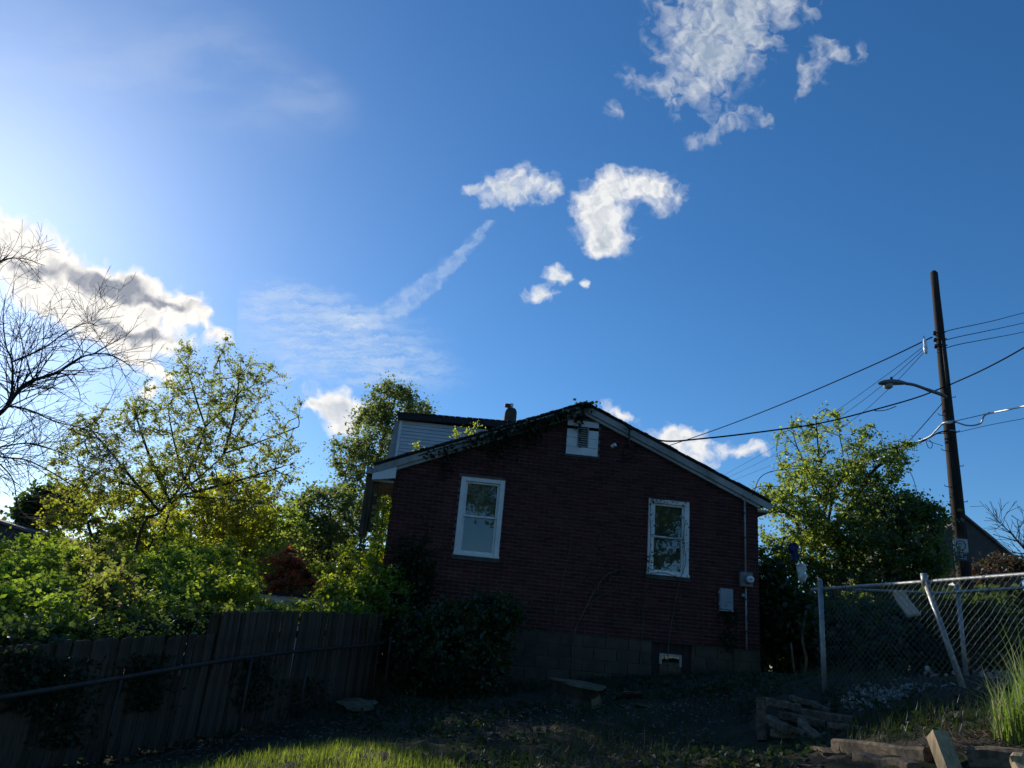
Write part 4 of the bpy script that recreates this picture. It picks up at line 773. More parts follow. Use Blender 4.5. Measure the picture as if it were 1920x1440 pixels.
for k_, (es, nl, lm) in enumerate((([(30, 1200, 7.25, 60, 22, 50), (110, 1198, 7.75, 60, 22, 50)], 3200, 'leaf_dark'), ([(190, 1192, 8.2, 50, 22, 40), (270, 1184, 8.85, 50, 22, 40)], 3000, 'leaf_dark'), ([(335, 1178, 9.5, 45, 20, 40), (385, 1165, 10.0, 30, 24, 40)], 3000, 'leaf_dark'), ([(440, 1154, 10.75, 26, 10, 26), (520, 1152, 11.5, 34, 9, 30)], 1600, 'leaf_green'), ([(590, 1148, 12.3, 30, 14, 26), (655, 1150, 13.1, 45, 22, 70)], 3600, 'leaf_bright'))):
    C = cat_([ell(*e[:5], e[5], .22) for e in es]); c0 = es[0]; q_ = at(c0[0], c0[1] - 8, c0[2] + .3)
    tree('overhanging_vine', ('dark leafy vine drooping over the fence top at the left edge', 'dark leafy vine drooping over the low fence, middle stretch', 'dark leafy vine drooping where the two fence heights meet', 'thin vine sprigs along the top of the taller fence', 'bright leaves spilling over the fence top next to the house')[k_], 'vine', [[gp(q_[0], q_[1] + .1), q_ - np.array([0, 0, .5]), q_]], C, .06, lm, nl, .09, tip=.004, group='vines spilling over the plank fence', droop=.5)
C = cat_([ell(470, 1142, 13.9, 50, 14, 50, .4), ell(560, 1148, 13.9, 50, 12, 40, .4)])
tree('hedge_shrub', 'low creeper trailing along the top of the taller plank fence', 'shrub', [[under(500, 1250, 13.9), at(500, 1150, 13.9)], [under(570, 1250, 13.9), at(565, 1150, 13.9)]], C, .075, 'leaf_green', 3600, .07, group='shrubs crowding behind the plank fence')
C = cat_([ell(520, 1000, 21, 50, 60, 120, 1.3), ell(470, 1020, 21, 60, 45, 100, 1.3), ell(505, 1060, 19, 45, 35, 70, 1.0)])
tree('olive_shrub', 'dull olive shrub in the distance left of the red one', 'shrub', [[under(500, 1150, 21), at(503, 1050, 21), at(510, 1000, 21)]], C, .11, 'leaf_green', 7000, .15)
C = cat_([clumps(508, 586, 1052, 1108, 17.9, 17.2, 22, .17, 6, 5), ell(552, 1058, 17.6, 18, 14, 20, .3)])
tree('red_shrub', 'dark red leaved shrub above the white shed', 'shrub', [[under(545, 1150, 17.5), at(545, 1100, 17.5), at(545, 1075, 17.5)]], C, .065, 'leaf_red', 4200, .08)
C = cat_([clumps(600, 740, 1048, 1135, 14.6, 13.6, 46, .2), ell(725, 1115, 13.5, 40, 45, 60, .3)])
tree('bright_shrub', 'sunlit bright green shrub at the left corner of the brick house', 'shrub', [[under(650, 1250, 14.3), at(650, 1150, 14.3), at(648, 1090, 14.4)], [under(690, 1250, 14.2), at(690, 1150, 14.2), at(690, 1105, 14.2)]], C, .058, 'leaf_bright', 13000, .07)
# trees beyond, left of the house
C = cat_([ell(738, 765, 27, 45, 48, 170, 1.6), ell(703, 820, 27, 50, 55, 170, 1.6), ell(685, 900, 27, 50, 60, 150, 1.6), ell(660, 850, 27, 40, 35, 60, 1.2), ell(785, 770, 28, 26, 16, 40, .9), ell(720, 950, 27, 35, 70, 100, 1.4)])
tree('tall_tree', 'tall leafy tree rising behind the dormer', 'tree', [[under(700, 1150, 27), at(705, 1000, 27), at(705, 900, 27), at(720, 820, 27), at(738, 760, 27)], [at(705, 950, 27), at(675, 900, 27), at(655, 850, 27)]], C, .10, 'leaf_dull', 20000, .20, maxr=.16)
C = cat_([ell(620, 960, 25, 60, 45, 170, 1.6), ell(580, 1010, 25, 55, 45, 130, 1.6), ell(640, 1010, 25, 50, 40, 80, 1.4), ell(560, 965, 25, 25, 30, 30, 1)])
tree('round_tree', 'smaller rounded tree in front of the tall tree left of the house', 'tree', [[under(615, 1150, 25), at(615, 1050, 25), at(622, 990, 25), at(615, 940, 25)], [under(645, 1150, 25), at(645, 1050, 25), at(650, 980, 25)]], C, .10, 'leaf_dull', 15000, .19, maxr=.1)
C = cat_([ell(110, 945, 34, 45, 22, 90, 1.5), ell(75, 965, 34, 25, 20, 40, 1.2)])
tree('distant_tree', 'dim grey-green tree far off behind the bare branches', 'tree', [[under(100, 1150, 34), at(102, 1000, 34), at(108, 950, 34)]], C, .24, 'leaf_dark', 8000, .26)
C = cat_([ell(540, 1040, 30, 90, 40, 120, 2), ell(470, 1010, 32, 60, 40, 90, 2)])
tree('distant_tree', 'hazy line of green growth behind the red shrub', 'tree', [[under(520, 1150, 30), at(520, 1060, 30), at(520, 1030, 30)]], C, .24, 'leaf_green', 9000, .3)
for k_, (px, Y_, w_, h_) in enumerate(((-250, 42, 160, 40), (30, 46, 160, 30), (330, 44, 170, 45), (620, 42, 120, 35), (2080, 40, 150, 60), (2420, 38, 200, 60), (1600, 46, 200, 40))):
    C = ell(px, 1100 - h_ + px * .08, Y_, w_, h_ + 20, 150, 3); tree('distant_tree', ('far dark thicket low at the far left edge', 'far dark thicket behind the brown roof at the left', 'far dark thicket low behind the young tree', 'far dark thicket low behind the rounded tree', 'far dark thicket just past the right edge', 'far dark thicket well past the right edge', 'far dark thicket hidden behind the leafy tree')[k_], 'tree', [[under(px, 1200, Y_), at(px, 1120, Y_)]], C, .5, 'leaf_dark', 9000, .6)
# trees on the right
C = cat_([ell(1500, 850, 17.5, 45, 75, 60, 1.0), ell(1560, 840, 17.5, 60, 80, 90, 1.1), ell(1530, 900, 17.5, 75, 50, 100, 1.1), ell(1620, 850, 17.5, 30, 60, 30, .8)])
tree('slender_tree', 'airy tree with thin upright shoots right of the house', 'tree', [[under(1545, 1250, 17.5), at(1545, 1050, 17.5), at(1545, 930, 17.5), at(1535, 850, 17.5), at(1530, 785, 17.5)], [at(1545, 980, 17.5), at(1520, 900, 17.5), at(1492, 830, 17.5), at(1484, 785, 17.5)], [at(1545, 960, 17.5), at(1580, 880, 17.5), at(1575, 820, 17.5), at(1568, 780, 17.5)], [at(1545, 940, 17.5), at(1600, 870, 17.5), at(1622, 800, 17.5)]],
     C, .066, 'leaf_green', 6500, .085, 'bark_grey', .0045, .42, .6, maxr=.07)
C = cat_([clumps(1435, 1660, 890, 1080, 16.9, 15.8, 90, .3), ell(1480, 990, 16.2, 55, 75, 60, .9), ell(1560, 960, 16.6, 80, 75, 80, 1.1), ell(1640, 880, 16.8, 45, 40, 110, .8), ell(1690, 850, 16.8, 24, 22, 30, .5), ell(1600, 1050, 16.2, 110, 80, 200, 1.1), ell(1470, 1080, 15.8, 45, 90, 100, .8), ell(1450, 940, 16.2, 22, 20, 24, .5)])
tree('leafy_tree', 'full green tree crowding the right side of the house', 'tree', [[under(1540, 1250, 16.3), at(1540, 1120, 16.3), at(1545, 1020, 16.4), at(1560, 940, 16.6)], [under(1500, 1250, 16), at(1492, 1120, 16), at(1482, 1000, 16.2)], [at(1545, 1020, 16.4), at(1600, 940, 16.7), at(1640, 880, 16.8), at(1690, 848, 16.8)]],
     C, .064, 'leaf_green', 30000, .10, maxr=.1)
C = cat_([ell(1670, 960, 16.0, 60, 40, 200, .9), ell(1725, 975, 16.0, 40, 35, 110, .7), ell(1660, 1040, 15.6, 100, 70, 300, 1.0), ell(1722, 1060, 15.6, 34, 60, 100, .8), ell(1620, 1130, 15.4, 120, 70, 200, .9)])
tree('dark_tree', 'dark drooping tree between the leafy tree and the pole', 'tree', [[under(1660, 1250, 15.8), at(1660, 1120, 15.8), at(1665, 1020, 15.9), at(1680, 960, 16)], [at(1665, 1040, 15.9), at(1700, 1000, 16), at(1735, 975, 16)]], C, .07, 'leaf_mid', 27000, .13, droop=.5, sag=.12, maxr=.09)
C = cat_([ell(1450, 1150, 14.9, 35, 90, 120, .5), ell(1520, 1180, 14.6, 80, 55, 160, .6), ell(1640, 1190, 13.2, 120, 50, 200, .7), ell(1800, 1170, 13.0, 90, 55, 160, .8)])
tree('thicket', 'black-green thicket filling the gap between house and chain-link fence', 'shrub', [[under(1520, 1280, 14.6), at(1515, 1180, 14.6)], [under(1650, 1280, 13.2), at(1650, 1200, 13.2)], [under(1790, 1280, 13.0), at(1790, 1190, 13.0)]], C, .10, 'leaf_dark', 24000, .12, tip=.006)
C = cat_([ell(1880, 1066, 24, 32, 22, 110, 1.0), ell(1835, 1084, 23, 45, 18, 70, 1.0)])
tree('bronze_shrub', 'bronze-brown shrub against the neighbouring house right of the pole', 'shrub', [[under(1870, 1200, 24), at(1870, 1090, 24), at(1872, 1060, 24)]], C, .10, 'leaf_bronze', 5000, .14, 'bark_grey')
for k_, (px, Y_) in enumerate(((1455, 19), (1560, 20), (1680, 19.5), (1790, 18.5), (1900, 18))):
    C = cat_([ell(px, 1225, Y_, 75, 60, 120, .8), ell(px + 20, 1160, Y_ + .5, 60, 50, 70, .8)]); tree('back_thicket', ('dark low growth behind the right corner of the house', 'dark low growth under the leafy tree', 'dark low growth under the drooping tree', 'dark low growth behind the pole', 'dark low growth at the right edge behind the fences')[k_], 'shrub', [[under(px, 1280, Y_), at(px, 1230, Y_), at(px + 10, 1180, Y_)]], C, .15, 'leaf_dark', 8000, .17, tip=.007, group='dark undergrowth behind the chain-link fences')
# ---- bare trees: limbs traced, then finer and finer twigs
def bare(name, label, limbs, levels, seed, bark='bark_grey', rmin=.0030, leafn=0):
    r_ = np.random.default_rng(seed); A, B, ra, rb = [], [], [], []; tips = []
    def seg(p, q, a, b): A.append(p); B.append(q); ra.append(a); rb.append(b)
    def grow(p, d, L, rad, lev):
        n_ = max(3, int(L / .16)); st = L / n_; q = p; pts = []
        bend = r_.normal(0, .13, 3)
        for i in range(n_):
            d = _n(d + bend * .5 + r_.normal(0, .09, 3) + np.array([0, 0, .03 - .012 * lev])); nx = q + d * st; r1 = rad * (1 - .55 * i / n_); seg(q, nx, max(r1, rmin), max(rad * (1 - .55 * (i + 1) / n_), rmin)); q = nx; pts.append((q, d, max(r1, rmin)))
        sprout(pts, L, lev)
    def sprout(pts, L, lev):
        if lev >= len(levels): tips.extend(p[0] for p in pts[-2:]); return
        num, frac, angle, rf = levels[lev]; num = max(1, int(num * (L if lev else 1) + r_.uniform(0, 1)))
        for _ in range(num):
            k_ = int(r_.uniform(.15, 1) * (len(pts) - 1)); p, d, rad = pts[k_]; ax = _n(r_.normal(size=3)); side = _n(np.cross(d, ax)); a = math.radians(angle + r_.normal(0, 12)); nd = _n(d * math.cos(a) + side * math.sin(a) + np.array([0, 0, .12]))
            grow(p, nd, frac * r_.uniform(.55, 1.25), max(rad * rf, rmin), lev + 1)
    for pts, r0_, r1_, *sc_ in limbs:
        sc_ = sc_[0] if sc_ else 1.0
        P = smooth_path(pts, 7); n_ = len(P); out = []
        for i in range(n_ - 1):
            a = r0_ + (r1_ - r0_) * i / (n_ - 1); b = r0_ + (r1_ - r0_) * (i + 1) / (n_ - 1); seg(P[i], P[i + 1], a, b); out.append((P[i + 1], _n(P[i + 1] - P[i]), b))
        L = sum(np.linalg.norm(P[i + 1] - P[i]) for i in range(n_ - 1)); num, frac, angle, rf = levels[0]
        for _ in range(int(num * L)):
            p, d, rad = out[int(r_.uniform(.08, 1) * (len(out) - 1))]; side = _n(np.cross(d, r_.normal(size=3))); a = math.radians(angle + r_.normal(0, 14)); grow(p, _n(d * math.cos(a) + side * math.sin(a) + np.array([0, 0, .22 * sc_])), frac * sc_ * r_.uniform(.5, 1.3), max(min(rad * rf, .016), rmin), 1)
    base = np.array(limbs[0][0][0]); o = empty(name, tuple(base), 0, label, 'tree'); A, B = np.array(A) - base, np.array(B) - base; ra, rb = np.array(ra), np.array(rb); big = ra > .02
    for nm, m_, n_ in (('trunk', big, 8), ('twigs', ~big, 3)): V, Fq = frusta(A[m_], B[m_], ra[m_], rb[m_], n_); link(nm, np_mesh(nm, V, Fq, True), M[bark], o, 'stuff' if nm == 'twigs' else None)
    return o
Yb = 13.0
tb = under(-120, 1200, Yb); fork = at(-60, 810, Yb)
bare('bare_tree', 'leafless tree reaching in from the left edge against the sun', [([tb, at(-112, 1000, Yb), fork], .12, .085),
    ([fork, at(0, 775, Yb), at(31, 737, Yb), at(56, 716, Yb), at(103, 700, Yb - .2), at(131, 683, Yb - .3), at(162, 666, Yb - .4), at(200, 664, Yb - .5), at(235, 680, Yb - .6), at(256, 700, Yb - .6)], .042, .006),
    ([at(14, 757, Yb), at(22, 735, Yb + .1), at(23, 678, Yb + .2), at(12, 650, Yb + .2), at(6, 600, Yb + .3), at(10, 560, Yb + .3)], .028, .006),
    ([at(23, 678, Yb + .2), at(62, 662, Yb), at(90, 647, Yb), at(125, 622, Yb - .1), at(162, 606, Yb - .2), at(185, 612, Yb - .3)], .020, .005),
    ([at(-10, 780, Yb), at(19, 762, Yb - .3), at(62, 772, Yb - .4), at(103, 790, Yb - .5), at(156, 803, Yb - .6), at(200, 816, Yb - .6)], .022, .005),
    ([fork, at(-20, 840, Yb), at(10, 836, Yb - .2), at(56, 831, Yb - .4), at(109, 847, Yb - .5), at(150, 865, Yb - .5)], .026, .005),
    ([fork, at(-35, 838, Yb), at(0, 856, Yb), at(47, 862, Yb - .2), at(94, 884, Yb - .3), at(134, 909, Yb - .3), at(178, 926, Yb - .3)], .024, .005),
    ([fork, at(-60, 700, Yb), at(-50, 600, Yb), at(-30, 520, Yb), at(0, 490, Yb), at(40, 484, Yb - .1), at(84, 498, Yb - .2)], .04, .005, .42),
    ([at(31, 737, Yb), at(36, 700, Yb + .3), at(50, 640, Yb + .5), at(66, 590, Yb + .6)], .018, .005),
    ([at(0, 870, Yb), at(24, 900, Yb), at(32, 950, Yb), at(40, 985, Yb)], .014, .005)],
    [(11, .95, 48, .5), (3.6, .48, 48, .7), (2.4, .26, 45, .8)], 3)
D = 19
tb = under(1990, 1200, D); bare('bare_tree', 'leafless young tree at the right edge above the rail', [([tb, at(1960, 1080, D), at(1930, 1040, D), at(1895, 1000, D), at(1868, 975, D)], .05, .008), ([at(1930, 1040, D), at(1926, 1000, D), at(1918, 975, D)], .03, .007), ([at(1930, 1040, D), at(1900, 1035, D), at(1880, 1020, D)], .02, .006)], [(9, .55, 45, .5), (4, .3, 45, .7)], 8, rmin=.006)
# ---- creepers on the house
def ivy_patch(name, label, P, leaf, mat, stems=(), cat='vine', droop=.5, bark='bark'):
    base = P.mean(0) if len(P) else np.array(stems[0][0]); o = empty(name, tuple(base), 0, label, cat)
    if len(P): V, Fq = leaves(P - base, leaf, .8, .1, droop); link('leaves', np_mesh('leaves', V, Fq), M[mat], o, 'stuff')
    A, B, r_ = [], [], []
    for pts, rad in stems:
        Q = smooth_path(pts, 5)
        for a, b in zip(Q, Q[1:]): A.append(a - base); B.append(b - base); r_.append(rad)
    if A: V, Fq = frusta(A, B, r_, r_, 5); link('stems', np_mesh('stems', V, Fq, True), M[bark], o, 'stuff')
    return o
n_ = 850; x = rng.triangular(-2.9, -.4, XA + .12, n_); dens = rng.uniform(0, 1, n_); z_ = np.array([rake(a) for a in x]) - .07 - np.abs(rng.normal(0, .10, n_)); P = np.array([hw(a, -.14 + rng.normal(0, .03), b) for a, b in zip(x, z_)])
x2 = rng.uniform(-2.5, .1, 1000); cl = np.sin(x2 * 4.1) + np.sin(x2 * 7.7 + 1) + rng.normal(0, .5, 1000) > .3; x2 = x2[cl]; P2 = np.array([hw(a, -.05 - rng.uniform(0, .05), rake(a) - .2 - abs(rng.normal(0, .22))) for a in x2])
P3 = np.array([hw(XA + rng.normal(0, .09), -.12 + rng.normal(0, .05), ZA - .05 + rng.normal(0, .025)) for _ in range(110)])
ivy_patch('ivy', 'ivy hanging along the left rake board up to the ridge', cat_([P, P2, P3]), .062, 'ivy', [([hw(-2.9 + i * .5, -.11, rake(-2.9 + i * .5) - .1 + .02 * math.sin(i * 2)) for i in range(7)], .008)])
P = np.array([hw(XL - rng.uniform(.0, .28) ** 1.0, -.02 + rng.normal(0, .08), rng.uniform(2.2, 4.0)) for _ in range(900)])
ivy_patch('ivy', 'sunlit creeper climbing the left corner of the house', P, .07, 'leaf_bright', [([hw(XL - .08, -.03, 1.2), hw(XL - .12, -.03, 2.4), hw(XL - .1, -.02, 3.8)], .012)])
P = cat_([np.array([hw(-2.75 + rng.normal(0, .20), -.08 - abs(rng.normal(0, .10)), 2.4 + rng.normal(0, .42)) for _ in range(2600)]), np.array([hw(-3.0 + rng.normal(0, .25), -.1 - abs(rng.normal(0, .15)), 1.6 + rng.normal(0, .35)) for _ in range(1500)])])
ivy_patch('ivy', 'dark ivy clump on the brick below the left window', P, .07, 'ivy', [([hw(-2.8, -.05, .8), hw(-2.7, -.05, 1.8), hw(-2.75, -.04, 2.9)], .014)])
for i, (px, py, s_) in enumerate(((857, 806, .1), (877, 803, .1), (889, 807, .08), (778, 842, .1))):
    x_, zz = hl(px, py + 10, .0); x_ = x_; b0 = hw(x_, -.03, rake(x_) - .03); C = b0 + rng.normal(0, .05, (9, 3)) + np.array([0, 0, .17]); tree('roof_weed', ('pale weed sprouting from the rake edge before the siding, leftmost of three', 'pale weed on the rake edge, middle of three', 'pale weed on the rake edge, rightmost of three', 'small bright weed low on the left rake edge')[i], 'plant', [[b0, b0 + np.array([0, 0, .1])]], C, .045, 'leaf_bright', 46, .035, tip=.002)
# thin dark stems on the right of the wall, and round the right window
def stem(*pts): return [at(px, py, Y_) for px, py, Y_ in pts]
wy = lambda px: HP[1] + (px - 1070) / 100. * .07 - .10
S = lambda *q: [at(px, py, wy(px)) for px, py in q]
ivy_patch('wall_sapling', 'thin bare sapling leaning against the brick between the windows', np.array([S((px, py))[0] for px, py in zip(rng.normal(1150, 40, 160), rng.normal(1080, 45, 160))]), .045, 'ivy',
    [(S((1073, 1275), (1075, 1195), (1098, 1140), (1130, 1085), (1160, 1068)), .013), (S((1098, 1140), (1130, 1115), (1155, 1105)), .007), (S((1008, 1280), (1035, 1185), (1045, 1140), (1062, 1060), (1075, 1000)), .007), (S((1035, 1185), (1042, 1165), (1040, 1135)), .006), (S((1200, 1275), (1203, 1180), (1212, 1100), (1222, 1085)), .006)], 'sapling', bark='pale_stem')
W = WIN['r']; P = []
for _ in range(240):
    e = rng.integers(0, 5); t = rng.uniform()
    x_, zz = [(W[0] + rng.normal(0.04, .03), W[2] + t * 1.35), (W[1] - .1 + rng.normal(0, .05), W[2] + .2 + t * .9), (W[0] + t * .75, W[2] + .03 + rng.normal(0, .05)), (W[0] + t * .7, W[3] - .05 + rng.normal(0, .03)), (W[0] + rng.uniform(.08, .7), W[2] + .68 + rng.normal(0, .05))][e]
    if e == 4 and rng.uniform() < .6: continue
    P.append(hw(x_, -.055 + rng.normal(0, .012), zz))
ivy_patch('window_creeper', 'thin dark creeper threading round the right window frame', np.array(P), .030, 'ivy',
    [([hw(1.85, -.04, 1.1), hw(1.83, -.04, 1.9), hw(1.95, -.045, 2.7), hw(2.02, -.06, 3.05)], .009), ([hw(1.42, -.05, 2.9), hw(1.46, -.06, 3.6), hw(1.45, -.06, 4.4), hw(1.7, -.06, 4.45)], .005), ([hw(2.02, -.06, 3.05), hw(2.12, -.06, 3.4), hw(2.06, -.06, 3.75), hw(2.1, -.06, 4.1)], .005), ([hw(1.46, -.06, 3.1), hw(1.75, -.06, 3.13), hw(2.02, -.06, 3.05)], .005), ([hw(1.46, -.06, 3.8), hw(1.75, -.055, 3.78), hw(2.05, -.06, 3.76)], .004), ([hw(1.35, -.04, 1.0), hw(1.36, -.04, 2.0), hw(1.44, -.05, 2.9)], .006)], bark='pale_stem')
P = np.array([hw(2.9 + rng.normal(0, .09), -.06 - rng.uniform(0, .05), rng.uniform(1.9, 2.6)) for _ in range(260)])
ivy_patch('ivy', 'small dark creeper under the blue-grey utility box', P, .05, 'ivy', [([hw(2.98, -.03, 1.2), hw(3.0, -.03, 1.9), hw(2.9, -.03, 2.5)], .012)])
for k_, (px0, px1, py0, py1, n_) in enumerate(((60, 150, 1230, 1400, 900), (225, 300, 1225, 1330, 700), (440, 500, 1235, 1330, 600), (0, 60, 1215, 1330, 700), (530, 600, 1270, 1335, 350))):
    P = []
    for _ in range(n_): s_, z_ = on_fence(rng.normal((px0 + px1) / 2, (px1 - px0) / 3), rng.uniform(py0, py1)); q_ = FA + FD * s_ + FNRM * rng.uniform(.02, .12); P.append((q_[0], q_[1], max(z_, g1(*q_) + .02)))
    ivy_patch('fence_ivy', ('dark creeper low on the fence near the left edge', 'dark creeper patch under the pipe rail on the low fence', 'dark creeper patch on the taller fence section', 'dark creeper on the fence at the very left edge', 'small dark creeper at the foot of the taller fence')[k_], np.array(P), .042, 'ivy')
# dark shrub in front of the wall
C = cat_([ell(870, 1180, 13.0, 85, 45, 170, .5), ell(930, 1150, 13.2, 50, 28, 80, .4), ell(850, 1245, 12.7, 95, 50, 170, .6), ell(780, 1210, 12.9, 35, 60, 70, .4)])
tree('dark_shrub', 'sprawling dark shrub against the foundation below the left window', 'shrub', [[under(860, 1310, 12.8), at(862, 1230, 12.8), at(880, 1170, 13)], [under(820, 1310, 12.8), at(815, 1240, 12.8), at(790, 1200, 12.9)], [under(900, 1310, 12.9), at(920, 1220, 13), at(940, 1150, 13.2)]], C, .075, 'leaf_dark', 15000, .10)
# trees behind the viewer, mirrored in the window panes
for i, (x_, y_, rr, hh) in enumerate(((-7, -9, 4.4, 11.5), (1.5, -13, 5.2, 14), (9.5, -11, 4.8, 12), (-15, -4, 4.0, 9.0), (18, -3, 4.0, 9.0))):
    c = np.array([x_, y_, hh - 2.6]); d = rng.normal(size=(150, 3)); d /= np.linalg.norm(d, axis=1)[:, None]; C = c + d * (rng.uniform(.3, 1, 150) ** .5)[:, None] * np.array([rr, rr, 4.2]); b0 = gp(x_, y_)
    tree('street_tree', ('broad green tree behind the viewer, reflected in the left window', 'tall green tree directly behind the viewer, reflected in the panes', 'green tree behind the viewer to the right, reflected in the panes', 'green tree beyond the left edge behind the viewer', 'green tree beyond the right edge behind the viewer')[i], 'tree', [[b0, b0 + np.array([.1, 0, 1.5]), c - np.array([0, 0, 1.5]), c + np.array([.3, 0, 1])]], C, .20, 'leaf_green', 26000, .45, tip=.012, maxr=.25)
# ------------------------------------------------------------------ stumps, timbers, rubble, rags
def stump(label, c, r, h, seed, tilt=(0, 0), pedestal=.62, name='tree_stump'):
    q = np.random.default_rng(seed); o = empty(name, tuple(c), 0, label, 'stump'); o.rotation_euler = (tilt[0], tilt[1], q.uniform(0, 3)); n_ = 22; ph = q.uniform(0, 6.28, 4)
    rad = [1 + .16 * math.sin(2 * a + ph[0]) + .12 * math.sin(3 * a + ph[1]) + .08 * math.sin(5 * a + ph[2]) for a in np.linspace(0, 6.283, n_, endpoint=False)]
    b = MB(); prof = [(0, 1.05 * pedestal + .1), (h * .45, pedestal), (h * .8, .92), (h - .012, 1.0)]
    for z_, k_ in prof:
        for i, a in enumerate(np.linspace(0, 6.283, n_, endpoint=False)): b.v.append((r * rad[i] * k_ * math.cos(a), r * rad[i] * k_ * math.sin(a), z_ + q.normal(0, .006)))
    for j in range(len(prof) - 1):
        for i in range(n_): k_ = (i + 1) % n_; b.f.append((j * n_ + i, j * n_ + k_, (j + 1) * n_ + k_, (j + 1) * n_ + i))
    b.f.append(tuple(range(n_))[::-1]); b.build('bark', M['bark'], o)
    b = MB(); b.v = [(r * rad[i] * .985 * math.cos(a), r * rad[i] * .985 * math.sin(a), h - .012) for i, a in enumerate(np.linspace(0, 6.283, n_, endpoint=False))] + [(r * rad[i] * .97 * math.cos(a), r * rad[i] * .97 * math.sin(a), h + q.normal(0, .006)) for i, a in enumerate(np.linspace(0, 6.283, n_, endpoint=False))] + [(0, 0, h + .004)]
    b.f = [(i, (i + 1) % n_, n_ + (i + 1) % n_, n_ + i) for i in range(n_)] + [(n_ + i, n_ + (i + 1) % n_, 2 * n_) for i in range(n_)]
    b.build('cut_face', M['cut_wood'], o); return o
def on_ground(px, py, y0=4.0, y1=18.0):          # first place where the sight line meets the ground
    ys = np.linspace(y0, y1, 240); p = np.array([at(px, py, y) for y in ys]); h = p[:, 2] - gz(p[:, 0], p[:, 1]); i = np.where(h <= 0)[0]
    return p[i[0]] if len(i) else p[-1]
p = on_ground(1085, 1318); st = stump('large pale tree stump with a flared flat top below the wall', p - np.array([0, 0, .05]), .36, .30, 4, (-.06, .03), .8)
p2 = on_ground(1122, 1322); MB().beam(rel(st, p2 + np.array([0, 0, -.03])), rel(st, p2 + np.array([-.06, .06, .20])), .15, .05, (0, 1, 0), .012).build('split_slab', M['cut_wood'], st)
st.rotation_euler = (.09, .05, 0)
p = on_ground(1178, 1312); stump('tilted oval wood slab lying right of the large stump', p + np.array([0, 0, .0]), .17, .05, 9, (.40, .30), .95, 'wood_slab')
p = on_ground(668, 1335); stump('low pale stump at the foot of the plank fence', p - np.array([0, 0, .04]), .30, .15, 12, (.13, -.08), .9)
p = on_ground(1205, 1328); stump('small flat chip of wood right of the tilted slab', p, .09, .03, 15, (.25, .1), .9, 'wood_slab')
def timber(label, a, b, w, h, mat='timber', name='timber', jit=.012, cat='timber', drop=False):
    a, b = np.array(a, float), np.array(b, float); o = MB(); n_ = 5; d = b - a
    P = [a + d * t + rng.normal(0, .008, 3) for t in np.linspace(0, 1, n_)]
    for p, q in zip(P, P[1:]): pass
    u = _n(np.cross(_n(d), [0, 0, 1.])); v = np.cross(u, _n(d)); m_ = MB()
    for p in P:
        for sx, sy in ((-1, -.7), (-.7, -1), (.7, -1), (1, -.7), (1, .7), (.7, 1), (-.7, 1), (-1, .7)): m_.v.append(tuple(p - a + u * sx * w / 2 * rng.uniform(.95, 1.04) + v * sy * h / 2 * rng.uniform(.94, 1.04)))
    for i in range(n_ - 1):
        for j in range(8): k_ = (j + 1) % 8; m_.f.append((i * 8 + j, i * 8 + k_, (i + 1) * 8 + k_, (i + 1) * 8 + j))
    m_.f.append(tuple(range(8))[::-1]); m_.f.append(tuple((n_ - 1) * 8 + j for j in range(8)))
    ob = m_.build(name, M[mat]); ob.location = a; tag(ob, label, cat, 'weathered timbers at the right of the yard'); return ob
TB = [('upright grey post at the left end of the timber heap', (1428, 1388, 8.35), (1426, 1308, 8.45), .10, .10), ('topmost grey timber on the heap beside the upright post', (1438, 1316, 8.6), (1500, 1330, 8.8), .10, .085), ('pale split timber slanting at the back of the heap', (1486, 1308, 9.2), (1560, 1336, 8.7), .09, .06),
      ('long dark timber in the middle of the heap', (1504, 1336, 8.6), (1604, 1352, 8.0), .11, .085), ('short timber end poking out low beside the upright post', (1440, 1346, 8.4), (1478, 1368, 8.0), .10, .08), ('dark timber lying under the long one in the heap', (1462, 1342, 8.6), (1552, 1360, 8.2), .10, .085),
      ('rotten timber sloping down at the front of the heap', (1500, 1354, 8.2), (1534, 1388, 7.75), .09, .085), ('thin timber reaching right from the heap towards the bank', (1555, 1358, 8.0), (1660, 1376, 7.4), .08, .06), ('bottom timber almost hidden under the heap', (1446, 1372, 8.25), (1530, 1388, 7.9), .10, .085),
      ('thin split rail resting across the back of the heap', (1520, 1326, 9.0), (1590, 1338, 8.7), .06, .045), ('short grey offcut leaning on the rotten timber', (1470, 1362, 8.1), (1510, 1376, 7.9), .08, .05), ('broken lath poking up behind the heap', (1552, 1336, 8.6), (1557, 1318, 8.6), .035, .02)]
for lb_, a, b, w_, h_ in TB: timber(lb_, at(*a), at(*b), w_, h_)
for lb_, a, b, w_, h_ in (('long retaining timber along the edge of the bank', (1572, 1414), (1748, 1438), .13, .13), ('second retaining timber in front of the long one', (1612, 1432), (1716, 1456), .13, .10), ('sunlit squared timber at the bottom right corner', (1822, 1440), (1985, 1452), .17, .15), ('short weathered board lying before the heap', (1516, 1402), (1556, 1420), .10, .04)):
    p, q = on_ground(*a), on_ground(*b); timber(lb_, p + np.array([0, .02, h_ * .42]), q + np.array([0, .02, h_ * .42]), w_, h_)
hp = empty('hollow_post', tuple(at(1790, 1462, 5.75)), 0, 'leaning square hollow post catching the sun at its top', 'post'); a, b = at(1757, 1377, 5.95), at(1792, 1470, 5.75); d = _n(a - b); u = _n(np.cross(d, [0, 1, 0])); v = np.cross(u, d); ww = .055; tk = .012
